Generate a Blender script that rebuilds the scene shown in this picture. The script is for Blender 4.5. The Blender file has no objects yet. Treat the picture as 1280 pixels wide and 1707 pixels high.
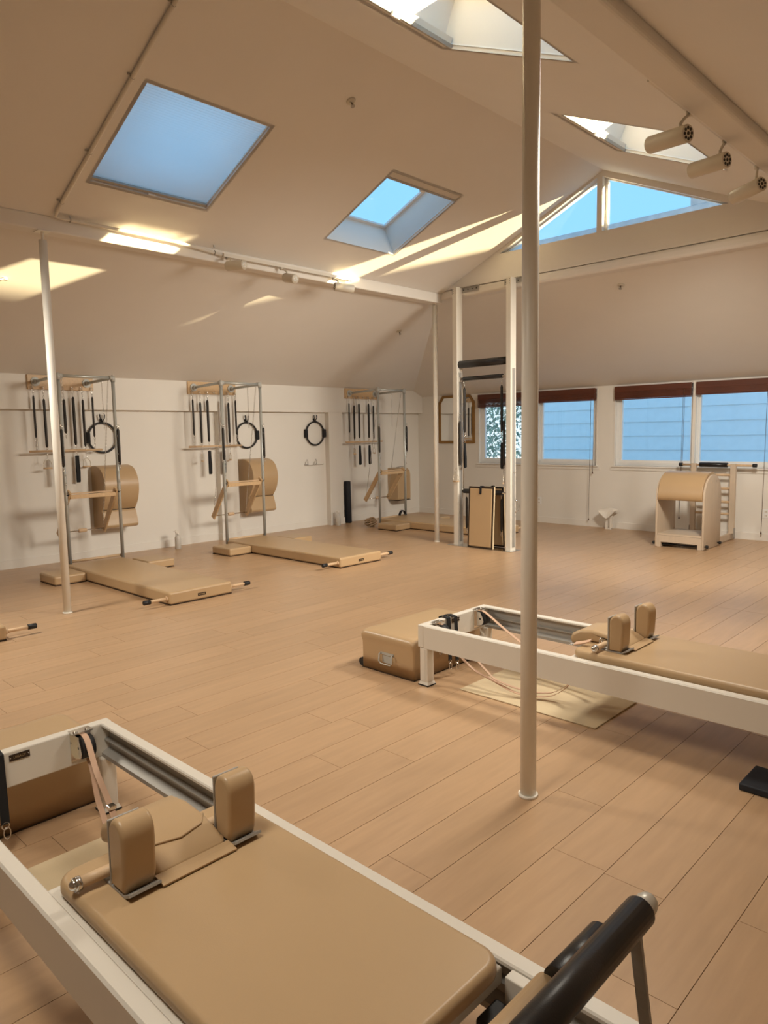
import bpy, bmesh, math, random
from mathutils import Vector, Matrix
R = random.Random(7)
SC = bpy.context.scene
COL = SC.collection
PI = math.pi

# ------------------------------------------------------------------ camera
cd = bpy.data.cameras.new('camera')
cd.sensor_fit = 'HORIZONTAL'; cd.sensor_width = 36.0
cd.lens = 1199.1966 / 1280 * 36.0
cd.clip_start = 0.02; cd.clip_end = 300
cam = bpy.data.objects.new('camera', cd); COL.objects.link(cam)
_r = Vector((0.7226151515749388, 0.6910287254889909, -0.017511232492004633))
_u = Vector((-0.06330869327575539, 0.09138621921123273, 0.9938010707852919))
_f = Vector((-0.6883453726655279, 0.7170270981541336, -0.10978519227390422))
cam.matrix_world = Matrix(((_r.x, _u.x, -_f.x, 0), (_r.y, _u.y, -_f.y, 0), (_r.z, _u.z, -_f.z, 1.5), (0, 0, 0, 1)))
SC.camera = cam

# ------------------------------------------------------------------ sky, sun, lights, exposure
wd = bpy.data.worlds.new('sky'); SC.world = wd; wd.use_nodes = True
nt = wd.node_tree; nt.nodes.clear()
wo = nt.nodes.new('ShaderNodeOutputWorld'); bg = nt.nodes.new('ShaderNodeBackground')
tc = nt.nodes.new('ShaderNodeTexCoord'); sp = nt.nodes.new('ShaderNodeSeparateXYZ'); cr = nt.nodes.new('ShaderNodeValToRGB')
nt.links.new(tc.outputs['Generated'], sp.inputs[0]); nt.links.new(sp.outputs['Z'], cr.inputs[0])
cr.color_ramp.elements[0].position = 0.0; cr.color_ramp.elements[0].color = (0.78, 0.92, 1.0, 1)
cr.color_ramp.elements[1].position = 0.75; cr.color_ramp.elements[1].color = (0.25, 0.60, 0.98, 1)
e_ = cr.color_ramp.elements.new(0.25); e_.color = (0.27, 0.62, 0.98, 1)
nt.links.new(cr.outputs[0], bg.inputs[0]); bg.inputs[1].default_value = 1.25
nt.links.new(bg.outputs[0], wo.inputs[0])

SUN_DIR = Vector((1.0, 0.67, 0.190)).normalized()
sl = bpy.data.lights.new('sun', 'SUN'); sl.energy = 30.0; sl.color = (1.0, 0.80, 0.46); sl.angle = 0.012
so = bpy.data.objects.new('sun', sl); COL.objects.link(so)
so.rotation_euler = SUN_DIR.to_track_quat('Z', 'Y').to_euler(); so.location = (20, 14, 9)

def spot(name, loc, target, energy, size=2.4, blend=0.9, rad=0.12, col=(1.0, 0.80, 0.58)):
    l = bpy.data.lights.new(name, 'SPOT'); l.energy = energy; l.spot_size = size; l.spot_blend = blend
    l.shadow_soft_size = rad; l.color = col
    o = bpy.data.objects.new(name, l); COL.objects.link(o); o.location = loc
    o.rotation_euler = (Vector(loc) - Vector(target)).to_track_quat('Z', 'Y').to_euler()
    return o
def area(name, loc, target, sx, sy, energy, col):
    l = bpy.data.lights.new(name, 'AREA'); l.shape = 'RECTANGLE'; l.size = sx; l.size_y = sy; l.energy = energy; l.color = col
    o = bpy.data.objects.new(name, l); COL.objects.link(o); o.location = loc
    o.rotation_euler = (Vector(loc) - Vector(target)).to_track_quat('Z', 'Y').to_euler()
    return o
WARM = (1.0, 0.93, 0.80)
spot('added_spot', (-1.70, 6.3, 3.0), (-3.8, 9.0, 0.2), 450, size=1.65, rad=.3, col=WARM)  # this and the spots below are added fill light; no lamp heads there
spot('added_spot', (-1.70, 5.5, 3.0), (-8.7, 4.2, 0.5), 520, size=1.25, rad=.55, col=WARM)
spot('added_spot', (-1.70, 6.9, 3.0), (-8.7, 6.6, 0.5), 620, size=1.25, rad=.55, col=WARM)
spot('added_spot', (-1.70, 3.3, 3.0), (-2.6, 2.2, 0), 140, size=2.0, rad=.3, col=WARM)
spot('added_spot', (-1.70, 0.2, 3.0), (-2.0, 1.1, 0), 155, size=2.0, rad=.4, col=WARM)
spot('added_spot', (-6.05, 0.8, 3.0), (-4.6, 3.2, 0), 330, size=1.9, rad=.3, col=WARM)
spot('added_spot', (-1.70, 5.8, 3.0), (-3.75, 4.45, 0), 120, size=.42, blend=1.0, rad=.12, col=(1.0, 0.84, 0.6))  # added narrow spot, makes a warm pool of light on the floor
spot('added_spot', (-1.70, 6.0, 3.0), (-1.75, 5.30, 0), 70, size=.45, blend=1.0, rad=.12, col=(1.0, 0.84, 0.6))  # second added spot, for the floor pool further right
spot('added_spot', (-1.70, 4.9, 3.0), (-3.0, 4.8, 0), 270, size=2.0, rad=.3, col=WARM)

SC.view_settings.view_transform = 'Standard'; SC.view_settings.look = 'None'
SC.view_settings.gamma = 1.0; SC.view_settings.use_curve_mapping = False
SC.view_settings.exposure = 0.06
SC.display_settings.display_device = 'sRGB'

# ------------------------------------------------------------------ materials
def mat(name, col, rough=0.5, metal=0.0, spec=0.5, noise=0.0, nscale=6.0, stretch=(1, 1, 1), bump=0.0, bscale=60.0, objvar=0.0, trans=0.0):
    m = bpy.data.materials.new(name); m.use_nodes = True
    t = m.node_tree; n = t.nodes; b = n['Principled BSDF']
    b.inputs['Base Color'].default_value = (*col, 1); b.inputs['Roughness'].default_value = rough
    b.inputs['Metallic'].default_value = metal
    b.inputs['Specular IOR Level'].default_value = spec
    if trans: b.inputs['Transmission Weight'].default_value = trans
    c = n.new('ShaderNodeTexCoord'); mp = n.new('ShaderNodeMapping'); mp.inputs['Scale'].default_value = stretch
    t.links.new(c.outputs['Object'], mp.inputs[0])
    if noise or objvar:
        nz = n.new('ShaderNodeTexNoise'); nz.inputs['Scale'].default_value = nscale; nz.inputs['Detail'].default_value = 5
        t.links.new(mp.outputs[0], nz.inputs['Vector'])
        hs = n.new('ShaderNodeHueSaturation'); hs.inputs['Color'].default_value = (*col, 1)
        mr = n.new('ShaderNodeMapRange'); mr.inputs[1].default_value = 0.25; mr.inputs[2].default_value = 0.75
        mr.inputs[3].default_value = 1 - noise; mr.inputs[4].default_value = 1 + noise
        t.links.new(nz.outputs['Fac'], mr.inputs[0])
        if objvar:
            oi = n.new('ShaderNodeObjectInfo'); m2 = n.new('ShaderNodeMapRange')
            m2.inputs[3].default_value = 1 - objvar; m2.inputs[4].default_value = 1 + objvar
            t.links.new(oi.outputs['Random'], m2.inputs[0])
            mu = n.new('ShaderNodeMath'); mu.operation = 'MULTIPLY'
            t.links.new(mr.outputs[0], mu.inputs[0]); t.links.new(m2.outputs[0], mu.inputs[1])
            t.links.new(mu.outputs[0], hs.inputs['Value'])
            ad = n.new('ShaderNodeVectorMath'); ad.operation = 'MULTIPLY_ADD'
            cb = n.new('ShaderNodeCombineXYZ')
            for k in range(3): t.links.new(oi.outputs['Random'], cb.inputs[k])
            ad.inputs[1].default_value = (37, 53, 71)
            t.links.new(cb.outputs[0], ad.inputs[0]); t.links.new(c.outputs['Object'], ad.inputs[2])
            t.links.new(ad.outputs[0], mp.inputs[0])
        else:
            t.links.new(mr.outputs[0], hs.inputs['Value'])
        t.links.new(hs.outputs[0], b.inputs['Base Color'])
    if bump:
        nb = n.new('ShaderNodeTexNoise'); nb.inputs['Scale'].default_value = bscale; nb.inputs['Detail'].default_value = 3
        t.links.new(c.outputs['Object'], nb.inputs['Vector'])
        bp = n.new('ShaderNodeBump'); bp.inputs['Strength'].default_value = bump; bp.inputs['Distance'].default_value = 0.002
        t.links.new(nb.outputs['Fac'], bp.inputs['Height']); t.links.new(bp.outputs[0], b.inputs['Normal'])
    return m
M = {}
M['wall'] = mat('white_wall_paint', (0.80, 0.76, 0.70), 0.75, noise=0.015, nscale=2, bump=0.05)
M['ceiling'] = mat('white_ceiling_paint', (0.80, 0.76, 0.71), 0.8, noise=0.015, nscale=2, bump=0.05)
M['trim'] = mat('white_trim_paint', (0.80, 0.76, 0.70), 0.5, noise=0.01)
M['plank'] = mat('oak_floor', (0.49, 0.315, 0.182), 0.33, spec=0.55, noise=0.085, nscale=3.0, stretch=(9, 0.9, 9), bump=0.05, bscale=90, objvar=0.045)
M['subfloor'] = mat('dark_joint', (0.16, 0.09, 0.05), 0.8, noise=0.1)
M['vinyl'] = mat('tan_vinyl', (0.50, 0.340, 0.188), 0.36, spec=0.5, noise=0.02, nscale=4, bump=0.10, bscale=350)
M['cream'] = mat('cream_mat', (0.62, 0.49, 0.31), 0.7, noise=0.03, bump=0.15, bscale=200)
M['white_metal'] = mat('white_powder_coat', (0.74, 0.69, 0.61), 0.38, spec=0.5, noise=0.01)
M['pole'] = mat('white_pole_paint', (0.88, 0.84, 0.76), 0.35, spec=0.5, noise=0.01)
M['alu'] = mat('grey_aluminium', (0.42, 0.40, 0.37), 0.55, metal=0.45, noise=0.05, stretch=(1, 30, 30), nscale=4)
M['steel'] = mat('zinc_tube', (0.52, 0.54, 0.52), 0.38, metal=0.45, noise=0.03)
M['galv'] = mat('galvanised_fitting', (0.50, 0.50, 0.47), 0.6, metal=0.3, noise=0.08)
M['chrome'] = mat('chrome', (0.75, 0.74, 0.72), 0.16, metal=1.0, noise=0.02)
M['maple'] = mat('pale_maple', (0.66, 0.46, 0.28), 0.45, noise=0.08, nscale=4, stretch=(12, 2, 2))
M['maple_y'] = mat('warm_maple', (0.62, 0.42, 0.23), 0.45, noise=0.09, nscale=4, stretch=(2, 12, 12))
M['birch'] = mat('pale_birch_panel', (0.62, 0.50, 0.38), 0.5, noise=0.05, nscale=3, stretch=(6, 6, 1))
M['black'] = mat('black_rubber', (0.012, 0.011, 0.012), 0.55, noise=0.1)
M['black_vinyl'] = mat('black_vinyl', (0.012, 0.010, 0.010), 0.35, spec=0.5, noise=0.05, bump=0.12, bscale=300)
M['black_web'] = mat('black_webbing', (0.008, 0.008, 0.010), 0.8, noise=0.1, bump=0.1)
M['sleeve'] = mat('dark_spring_sleeve', (0.022, 0.017, 0.014), 0.55, noise=0.15, nscale=20, bump=0.2, bscale=250)
M['leather'] = mat('pinkish_leather_strap', (0.62, 0.40, 0.27), 0.55, noise=0.04)
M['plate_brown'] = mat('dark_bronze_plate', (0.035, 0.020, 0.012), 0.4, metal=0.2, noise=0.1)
M['cap'] = mat('silvery_cap', (0.66, 0.63, 0.56), 0.35, metal=0.4, noise=0.02)
M['letter'] = mat('brass_lettering', (0.45, 0.33, 0.18), 0.4, metal=0.5, noise=0.02)
M['blind'] = mat('mahogany_blind', (0.105, 0.026, 0.010), 0.4, noise=0.25, nscale=5, stretch=(0.6, 14, 14))
M['cord'] = mat('brown_cord', (0.10, 0.05, 0.03), 0.8, noise=0.1)
M['gold'] = mat('gilt_frame', (0.30, 0.16, 0.045), 0.4, metal=0.35, noise=0.12)
M['mirror'] = mat('mirror_glass', (0.86, 0.86, 0.84), 0.02, metal=1.0)
M['upvc'] = mat('white_window_frame', (0.84, 0.84, 0.83), 0.4, noise=0.01)
M['lamp'] = mat('white_lamp_body', (0.66, 0.60, 0.50), 0.4, noise=0.01)
M['lens'] = mat('clear_lens', (0.90, 0.89, 0.87), 0.15, noise=0.02)
M['bottle'] = mat('frosted_bottle', (0.78, 0.74, 0.68), 0.3, noise=0.02, trans=0.35)
M['paper'] = mat('white_card', (0.80, 0.74, 0.66), 0.7, noise=0.02)
M['navy'] = mat('dark_foam', (0.010, 0.012, 0.018), 0.7, noise=0.2, nscale=40)
M['siding'] = mat('pale_siding_paint', (0.89, 0.95, 0.99), 0.6, noise=0.03)
M['roofing'] = mat('grey_stucco', (0.45, 0.47, 0.50), 0.8, noise=0.15, nscale=8)
M['soil'] = mat('pale_concrete', (0.62, 0.61, 0.60), 0.9, noise=0.1)
M['leaf'] = mat('hedge_leaf', (0.46, 0.57, 0.47), 0.5, noise=0.6, nscale=5)
M['bark'] = mat('bark', (0.09, 0.06, 0.04), 0.9, noise=0.3)
M['rope'] = mat('tan_hemp', (0.36, 0.24, 0.14), 0.9, noise=0.3, nscale=40)

def glass_mat():
    m = bpy.data.materials.new('window_glass'); m.use_nodes = True
    t = m.node_tree; n = t.nodes; n.clear()
    o = n.new('ShaderNodeOutputMaterial'); mx = n.new('ShaderNodeMixShader'); tr = n.new('ShaderNodeBsdfTransparent'); gl = n.new('ShaderNodeBsdfGlossy')
    lw = n.new('ShaderNodeLayerWeight'); lw.inputs[0].default_value = 0.5
    pw = n.new('ShaderNodeMath'); pw.operation = 'POWER'; pw.inputs[1].default_value = 5.0
    fr = n.new('ShaderNodeMapRange'); fr.inputs[3].default_value = 0.02; fr.inputs[4].default_value = 0.6
    t.links.new(lw.outputs['Facing'], pw.inputs[0]); t.links.new(pw.outputs[0], fr.inputs[0])
    nz = n.new('ShaderNodeTexNoise'); nz.inputs['Scale'].default_value = 2.0
    mr = n.new('ShaderNodeMapRange'); mr.inputs[3].default_value = 0.0; mr.inputs[4].default_value = 0.02
    t.links.new(nz.outputs['Fac'], mr.inputs[0]); t.links.new(mr.outputs[0], gl.inputs['Roughness'])
    tr.inputs[0].default_value = (0.98, 0.99, 0.99, 1)
    t.links.new(fr.outputs[0], mx.inputs[0]); t.links.new(tr.outputs[0], mx.inputs[1]); t.links.new(gl.outputs[0], mx.inputs[2])
    t.links.new(mx.outputs[0], o.inputs[0]); return m
M['glass'] = glass_mat()
def shade_mat():
    m = bpy.data.materials.new('pleated_shade_cloth'); m.use_nodes = True
    t = m.node_tree; n = t.nodes; n.clear()
    o = n.new('ShaderNodeOutputMaterial'); mx = n.new('ShaderNodeMixShader'); d = n.new('ShaderNodeBsdfDiffuse'); tl = n.new('ShaderNodeBsdfTranslucent')
    nz = n.new('ShaderNodeTexNoise'); nz.inputs['Scale'].default_value = 3
    mr = n.new('ShaderNodeMapRange'); mr.inputs[3].default_value = 0.93; mr.inputs[4].default_value = 0.98
    t.links.new(nz.outputs['Fac'], mr.inputs[0])
    d.inputs[0].default_value = (0.80, 0.80, 0.80, 1); mx.inputs[0].default_value = 0.86
    cb = n.new('ShaderNodeCombineColor')
    for k in range(3): t.links.new(mr.outputs[0], cb.inputs[k])
    t.links.new(cb.outputs[0], tl.inputs[0])
    t.links.new(d.outputs[0], mx.inputs[1]); t.links.new(tl.outputs[0], mx.inputs[2]); t.links.new(mx.outputs[0], o.inputs[0]); return m
M['shade'] = shade_mat()

# ------------------------------------------------------------------ helpers
def V(*a): return Vector(a)
class B:
    """collects shapes into one mesh"""
    def __init__(s): s.bm = bmesh.new()
    def quad(s, pts):
        return s.bm.faces.new([s.bm.verts.new(p) for p in pts])
    def hexa(s, p):
        v = [s.bm.verts.new(q) for q in p]
        for f in ((0, 3, 2, 1), (4, 5, 6, 7), (0, 1, 5, 4), (1, 2, 6, 5), (2, 3, 7, 6), (3, 0, 4, 7)): s.bm.faces.new([v[i] for i in f])
        return s
    def box(s, x0, x1, y0, y1, z0, z1, bev=0.0, seg=2):
        b = bmesh.new() if bev else None
        t = s.bm if not bev else b
        v = [t.verts.new(q) for q in ((x0, y0, z0), (x1, y0, z0), (x1, y1, z0), (x0, y1, z0), (x0, y0, z1), (x1, y0, z1), (x1, y1, z1), (x0, y1, z1))]
        for f in ((0, 3, 2, 1), (4, 5, 6, 7), (0, 1, 5, 4), (1, 2, 6, 5), (2, 3, 7, 6), (3, 0, 4, 7)): t.faces.new([v[i] for i in f])
        if bev:
            bmesh.ops.bevel(b, geom=b.edges[:] , offset=bev, segments=seg, profile=0.5, affect='EDGES')
            s.add(b)
        return s
    def add(s, b, m=None):
        mp = {}
        for v in b.verts: mp[v] = s.bm.verts.new(m @ v.co if m else v.co)
        for f in b.faces:
            try:
                nf = s.bm.faces.new([mp[v] for v in f.verts]); nf.smooth = f.smooth
            except ValueError: pass
        b.free(); return s
    def tube(s, pts, r, n=10, cap=True, closed=False):
        pts = [Vector(p) for p in pts]; k = len(pts); rs = r if isinstance(r, (list, tuple)) else [r] * k
        rings = []; up = None
        for i in range(k):
            if closed: d = pts[(i + 1) % k] - pts[i - 1]
            else: d = pts[min(i + 1, k - 1)] - pts[max(i - 1, 0)]
            d.normalize()
            if up is None:
                up = Vector((0, 0, 1)) if abs(d.z) < 0.9 else Vector((1, 0, 0))
            a = d.cross(up); a.normalize(); b = a.cross(d); b.normalize(); up = b
            rings.append([s.bm.verts.new(pts[i] + (a * math.cos(2 * PI * j / n) + b * math.sin(2 * PI * j / n)) * rs[i]) for j in range(n)])
        for i in range(k if closed else k - 1):
            A, C = rings[i], rings[(i + 1) % k]
            for j in range(n):
                f = s.bm.faces.new([A[j], A[(j + 1) % n], C[(j + 1) % n], C[j]]); f.smooth = True
        if cap and not closed:
            s.bm.faces.new(rings[0]); s.bm.faces.new(rings[-1][::-1])
        return s
    def cyl(s, p0, p1, r, n=14, r1=None): return s.tube([p0, p1], [r, r if r1 is None else r1], n)
    def ball(s, c, r, n=10, m=6, sc=(1, 1, 1)):
        rows = []
        for i in range(m + 1):
            a = PI * i / m - PI / 2
            rows.append([s.bm.verts.new((c[0] + r * sc[0] * math.cos(a) * math.cos(2 * PI * j / n), c[1] + r * sc[1] * math.cos(a) * math.sin(2 * PI * j / n), c[2] + r * sc[2] * math.sin(a))) for j in (range(n) if 0 < i < m else range(1))])
        for i in range(m):
            A, C = rows[i], rows[i + 1]
            for j in range(n):
                if len(A) == 1: q = [A[0], C[(j + 1) % n], C[j]]
                elif len(C) == 1: q = [A[j], A[(j + 1) % n], C[0]]
                else: q = [A[j], A[(j + 1) % n], C[(j + 1) % n], C[j]]
                f = s.bm.faces.new(q); f.smooth = True
        return s
    def ribbon(s, pts, side, w, t):
        """flat strap along pts; side = width direction"""
        pts = [Vector(p) for p in pts]; sd = [Vector(x).normalized() for x in side] if isinstance(side[0], (list, tuple, Vector)) else [Vector(side).normalized()] * len(pts)
        R_ = []
        for i, p in enumerate(pts):
            d = (pts[min(i + 1, len(pts) - 1)] - pts[max(i - 1, 0)]).normalized()
            nn = d.cross(sd[i]).normalized()
            R_.append([s.bm.verts.new(p + sd[i] * a * w / 2 + nn * b * t / 2) for a, b in ((-1, -1), (1, -1), (1, 1), (-1, 1))])
        for i in range(len(pts) - 1):
            for j in range(4): s.bm.faces.new([R_[i][j], R_[i][(j + 1) % 4], R_[i + 1][(j + 1) % 4], R_[i + 1][j]])
        s.bm.faces.new(R_[0][::-1]); s.bm.faces.new(R_[-1]); return s
    def prism(s, prof, axis, a0, a1, bev=0.0, seg=2, smooth=False):
        """2D profile extruded along an axis; axis 'x': (y,z), 'y': (x,z), 'z': (x,y)"""
        b = bmesh.new()
        def P(p, a):
            return {'x': (a, p[0], p[1]), 'y': (p[0], a, p[1]), 'z': (p[0], p[1], a)}[axis]
        A = [b.verts.new(P(p, a0)) for p in prof]; C = [b.verts.new(P(p, a1)) for p in prof]; n = len(prof)
        b.faces.new(A); b.faces.new(C[::-1])
        for i in range(n):
            f = b.faces.new([A[i], C[i], C[(i + 1) % n], A[(i + 1) % n]]); f.smooth = smooth
        bmesh.ops.recalc_face_normals(b, faces=b.faces)
        if bev:
            ed = [e for e in b.edges if (e.verts[0] in A and e.verts[1] in A) or (e.verts[0] in C and e.verts[1] in C)] if smooth else b.edges[:]
            bmesh.ops.bevel(b, geom=ed, offset=bev, segments=seg, profile=0.5, affect='EDGES')
        if smooth or bev:
            for f in b.faces: f.smooth = True
        return s.add(b)
    def ring(s, c, r, rt, axis='y', n=20, m=6, sx=1.0, sz=1.0):
        pts = []
        for i in range(n):
            a = 2 * PI * i / n; u, w = r * sx * math.cos(a), r * sz * math.sin(a)
            pts.append({'x': (c[0], c[1] + u, c[2] + w), 'y': (c[0] + u, c[1], c[2] + w), 'z': (c[0] + u, c[1] + w, c[2])}[axis])
        return s.tube(pts, rt, m, closed=True)
    def chain(s, p0, p1, wire=0.0022, link=0.026, w=0.011):
        p0, p1 = Vector(p0), Vector(p1); d = p1 - p0; L = d.length; n = max(1, round(L / (link * 0.8))); d.normalize()
        a = d.cross(Vector((0.3, 1, 0.1))).normalized(); b = a.cross(d).normalized()
        for i in range(n):
            c = p0 + d * (L * (i + .5) / n); q = a if i % 2 else b; hl = link / 2
            loop = [c + d * hl * k + q * w / 2 * j for k, j in ((-.6, 1), (.6, 1), (1, 0), (.6, -1), (-.6, -1), (-1, 0))]
            s.tube(loop, wire, 4, closed=True)
        return s
    def mesh(s, name, m, smooth=None, angle=None):
        bmesh.ops.recalc_face_normals(s.bm, faces=s.bm.faces)
        me = bpy.data.meshes.new(name); s.bm.to_mesh(me); s.bm.free()
        me.materials.append(m)
        if smooth is not None:
            for p in me.polygons: p.use_smooth = smooth
        return me
def obj(name, b, m, parent=None, loc=(0, 0, 0), rot=(0, 0, 0), label=None, smooth=None):
    me = b.mesh(name, m, smooth) if isinstance(b, B) else b
    o = bpy.data.objects.new(name, me); COL.objects.link(o)
    o.location = loc; o.rotation_euler = rot
    if parent: o.parent = parent
    if label: o['label'] = label
    return o
def tag(o, label, cat, group=None):
    o['label'] = label; o['category'] = cat
    if group: o['group'] = group
    return o
def thing(name, label, cat, loc=(0, 0, 0), rz=0.0, group=None):
    o = bpy.data.objects.new(name, None); COL.objects.link(o); o.location = loc; o.rotation_euler = (0, 0, rz)
    o.empty_display_size = 0.1
    return tag(o, label, cat, group)
def struct(name, b=None, m=None, loc=(0, 0, 0), parent=None):
    if b is None:
        o = bpy.data.objects.new(name, None); COL.objects.link(o); o.location = loc
    else: o = obj(name, b, m, parent, loc)
    if not parent: o['kind'] = 'structure'
    return o
def dup(o, loc=None, label=None, parent=None, group=None, rz=None):
    c = o.copy(); COL.objects.link(c)
    if parent is not None: c.parent = parent
    if loc is not None: c.location = loc
    if rz is not None: c.rotation_euler = (0, 0, rz)
    if label: c['label'] = label
    if group: c['group'] = group
    for ch in list(o.children): dup(ch, parent=c)
    return c
def arc(cx, cy, r, a0, a1, n):
    return [(cx + r * math.cos(math.radians(a0 + (a1 - a0) * i / n)), cy + r * math.sin(math.radians(a0 + (a1 - a0) * i / n))) for i in range(n + 1)]
def soften(o):
    for p in o.data.polygons: p.use_smooth = True
    w = o.modifiers.new('even_normals', 'WEIGHTED_NORMAL'); w.keep_sharp = False; w.weight = 80
    return o

# ------------------------------------------------------------------ structure
XR, ZR = -3.88, 4.285                      # ridge
XL, XRB = -6.20, -1.56                     # beam lines
ZB = 3.28
XW, XW2 = -8.86, 1.10                      # left / right wall faces
YB, YF = 10.19, -3.0                       # back / front wall faces
GY = 7.57                                  # gable face
mU = (ZR - ZB) / (XR - XL)
mL = (ZB - 2.24) / (XL + 8.76)
def zc(x):
    a = abs(x - XR); b = XR - XL
    return ZR - mU * a if a <= b else ZB - mL * (a - b)

# floor: dark sub-base, every plank its own part
PW, PL = 0.206, 1.52
fl = struct('floor', B().box(XW - .1, XW2 + .1, YF - .1, YB + .1, -0.06, -0.009), M['subfloor'])
pk = []
row0 = -0.652
known = {-2: 2.155, -1: 1.745, -5: 1.737}
k0 = math.floor((XW - row0) / PW); k1 = math.ceil((XW2 - row0) / PW)
for k in range(k0, k1):
    xa, xb = max(row0 + k * PW, XW), min(row0 + (k + 1) * PW, XW2)
    if xb - xa < .02: continue
    off = known.get(k, R.uniform(0, PL)); y = off - PL * math.ceil((off - YF) / PL)
    while y < YB:
        a, b = max(y, YF), min(y + PL, YB)
        if b - a > .03: pk.append((xa, xb, a, b))
        y += PL
def inview(p, mar=140):
    d = Vector(p) - Vector((0, 0, 1.5)); z = d.dot(_f)
    if z < .1: return None
    x = 640 + 1199.2 * d.dot(_r) / z; y = 853.5 - 1199.2 * d.dot(_u) / z
    return z if -mar < x < 1280 + mar and -mar < y < 1707 + mar else None
near, far = [], []
for q in pk:
    zs = [inview(((q[0] + q[1]) / 2, q[2] + (q[3] - q[2]) * t, 0)) for t in (0, .25, .5, .75, 1)]
    zs = [z for z in zs if z]
    if zs: near.append((min(zs), q))
    else: far.append(q)
near.sort(key=lambda t: t[0])
far += [q for z, q in near[296:]]; near = [q for z, q in near[:296]]
G = 0.0005
pm = {}
def plank_mesh(w, l):
    key = (round(w, 3), round(l, 3))
    if key not in pm:
        b = B(); x, y = w / 2 - G, l / 2 - G; e = .0006
        b.hexa([(-x, -y, -.008), (x, -y, -.008), (x, y, -.008), (-x, y, -.008), (-x + e, -y + e, 0), (x - e, -y + e, 0), (x - e, y - e, 0), (-x + e, y - e, 0)])
        pm[key] = b.mesh('plank', M['plank'])
    return pm[key]
for q in near:
    obj('plank', plank_mesh(q[1] - q[0], q[3] - q[2]), None, fl, ((q[0] + q[1]) / 2, (q[2] + q[3]) / 2, 0))
b = B()
for q in far: b.box(q[0] + G, q[1] - G, q[2] + G, q[3] - G, -.008, 0)
o = obj('plank_field', b, M['plank'], fl); o['kind'] = 'stuff'

# walls
struct('wall_left', B().box(XW - .12, XW, YF - .12, YB + .12, -.05, 2.35), M['wall'])
struct('wall_right', B().box(XW2, XW2 + .12, YF - .12, YB + .12, -.05, 2.35), M['wall'])
struct('wall_front', B().box(XW - .12, XW2 + .12, YF - .12, YF, -.05, 4.4), M['wall'])
W1 = (-7.47, -5.27); W2 = (-4.98, -2.78); WZ0, WZ1 = 0.945, 2.107
b = B(); t = .16
xs = [XW - .12, W1[0], W1[1], W2[0], W2[1], XW2 + .12]
for i in range(0, 6, 2): b.box(xs[i], xs[i + 1], YB, YB + t, -.05, 2.2)
for w in (W1, W2):
    b.box(w[0], w[1], YB, YB + t, -.05, WZ0); b.box(w[0], w[1], YB, YB + t, WZ1, 2.2)
struct('wall_back', b, M['wall'])
# boxed soffit and shallow pilasters on the left wall
PX = -8.76
struct('trim_1', B().box(XW, PX, YF, YB, 1.84, 2.30), M['wall'])
for i, (a, c) in enumerate(((3.60, 3.87), (5.78, 6.08), (7.87, 8.16), (1.42, 1.70))):
    struct('trim_%d' % (i + 5), B().box(XW, PX, a, c, 0, 1.842), M['wall'])
b = B().box(XW, XW + .014, YF, YB, 0, .10)
for a, c in ((3.60, 3.87), (5.78, 6.08), (7.87, 8.16), (1.42, 1.70)):
    b.box(PX, PX + .012, a - .012, c + .012, 0, .10); b.box(XW, PX, a - .012, a, 0, .10); b.box(XW, PX, c, c + .012, 0, .10)
struct('baseboard_left', b, M['trim'])
struct('baseboard_back', B().box(XW, XW2, YB - .014, YB, 0, .095), M['trim'])

# ceiling slopes with skylight openings
SKY_L = [(-5.70, -4.745, 2.68, 3.73), (-5.70, -4.745, 5.15, 6.17)]
SKY_R = [(-3.10, -2.165, 2.78, 3.84), (-3.10, -2.165, 5.22, 6.28)]
b = B()
def slab(x0, x1, y0, y1, holes):
    xs = sorted({x0, x1, *[h[i] for h in holes for i in (0, 1)]}); ys = sorted({y0, y1, *[h[i] for h in holes for i in (2, 3)]})
    for i in range(len(xs) - 1):
        for j in range(len(ys) - 1):
            cx, cy = (xs[i] + xs[i + 1]) / 2, (ys[j] + ys[j + 1]) / 2
            if any(h[0] < cx < h[1] and h[2] < cy < h[3] for h in holes): continue
            b.quad([(xs[i], ys[j], zc(xs[i])), (xs[i + 1], ys[j], zc(xs[i + 1])), (xs[i + 1], ys[j + 1], zc(xs[i + 1])), (xs[i], ys[j + 1], zc(xs[i]))])
slab(XL, XR, YF, GY + .15, SKY_L); slab(XR, XRB, YF, GY + .15, SKY_R)
hy = 9.957
hk = (ZB - 2.137) / (YB - 7.60)
hz = lambda y: ZB - hk * (y - 7.60)
for xa, xb in ((XL, XW - .1), (XRB, XW2 + .1)):
    yh = 7.60 + (ZB - zc(xb)) / hk
    b.quad([(xa, YF, ZB), (xb, YF, zc(xb)), (xb, yh, zc(xb)), (xa, 7.60, ZB)])
yl, yr = 7.60 + (ZB - zc(XW - .1)) / hk, 7.60 + (ZB - zc(XW2 + .1)) / hk
b.quad([(XL, 7.60, ZB), (XRB, 7.60, ZB), (XW2 + .1, yr, zc(XW2 + .1)), (XW - .1, yl, zc(XW - .1))])
b.quad([(XW - .1, yl, zc(XW - .1)), (XW2 + .1, yr, zc(XW2 + .1)), (XW2 + .1, YB + .15, hz(YB + .15)), (XW - .1, YB + .15, hz(YB + .15))])
struct('ceiling', b, M['ceiling'])

# beams dropped below the slope breaks
struct('trim_2', B().box(-6.30, -6.15, YF, GY + .02, 3.175, 3.30, bev=.012), M['ceiling'])
struct('trim_3', B().box(-1.62, -1.45, YF, GY + .02, 3.175, 3.30, bev=.02, seg=3), M['ceiling'])
struct('trim_4', B().box(-6.30, -1.45, GY, GY + .18, 3.215, 3.328, bev=.03, seg=3), M['ceiling'])

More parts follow.
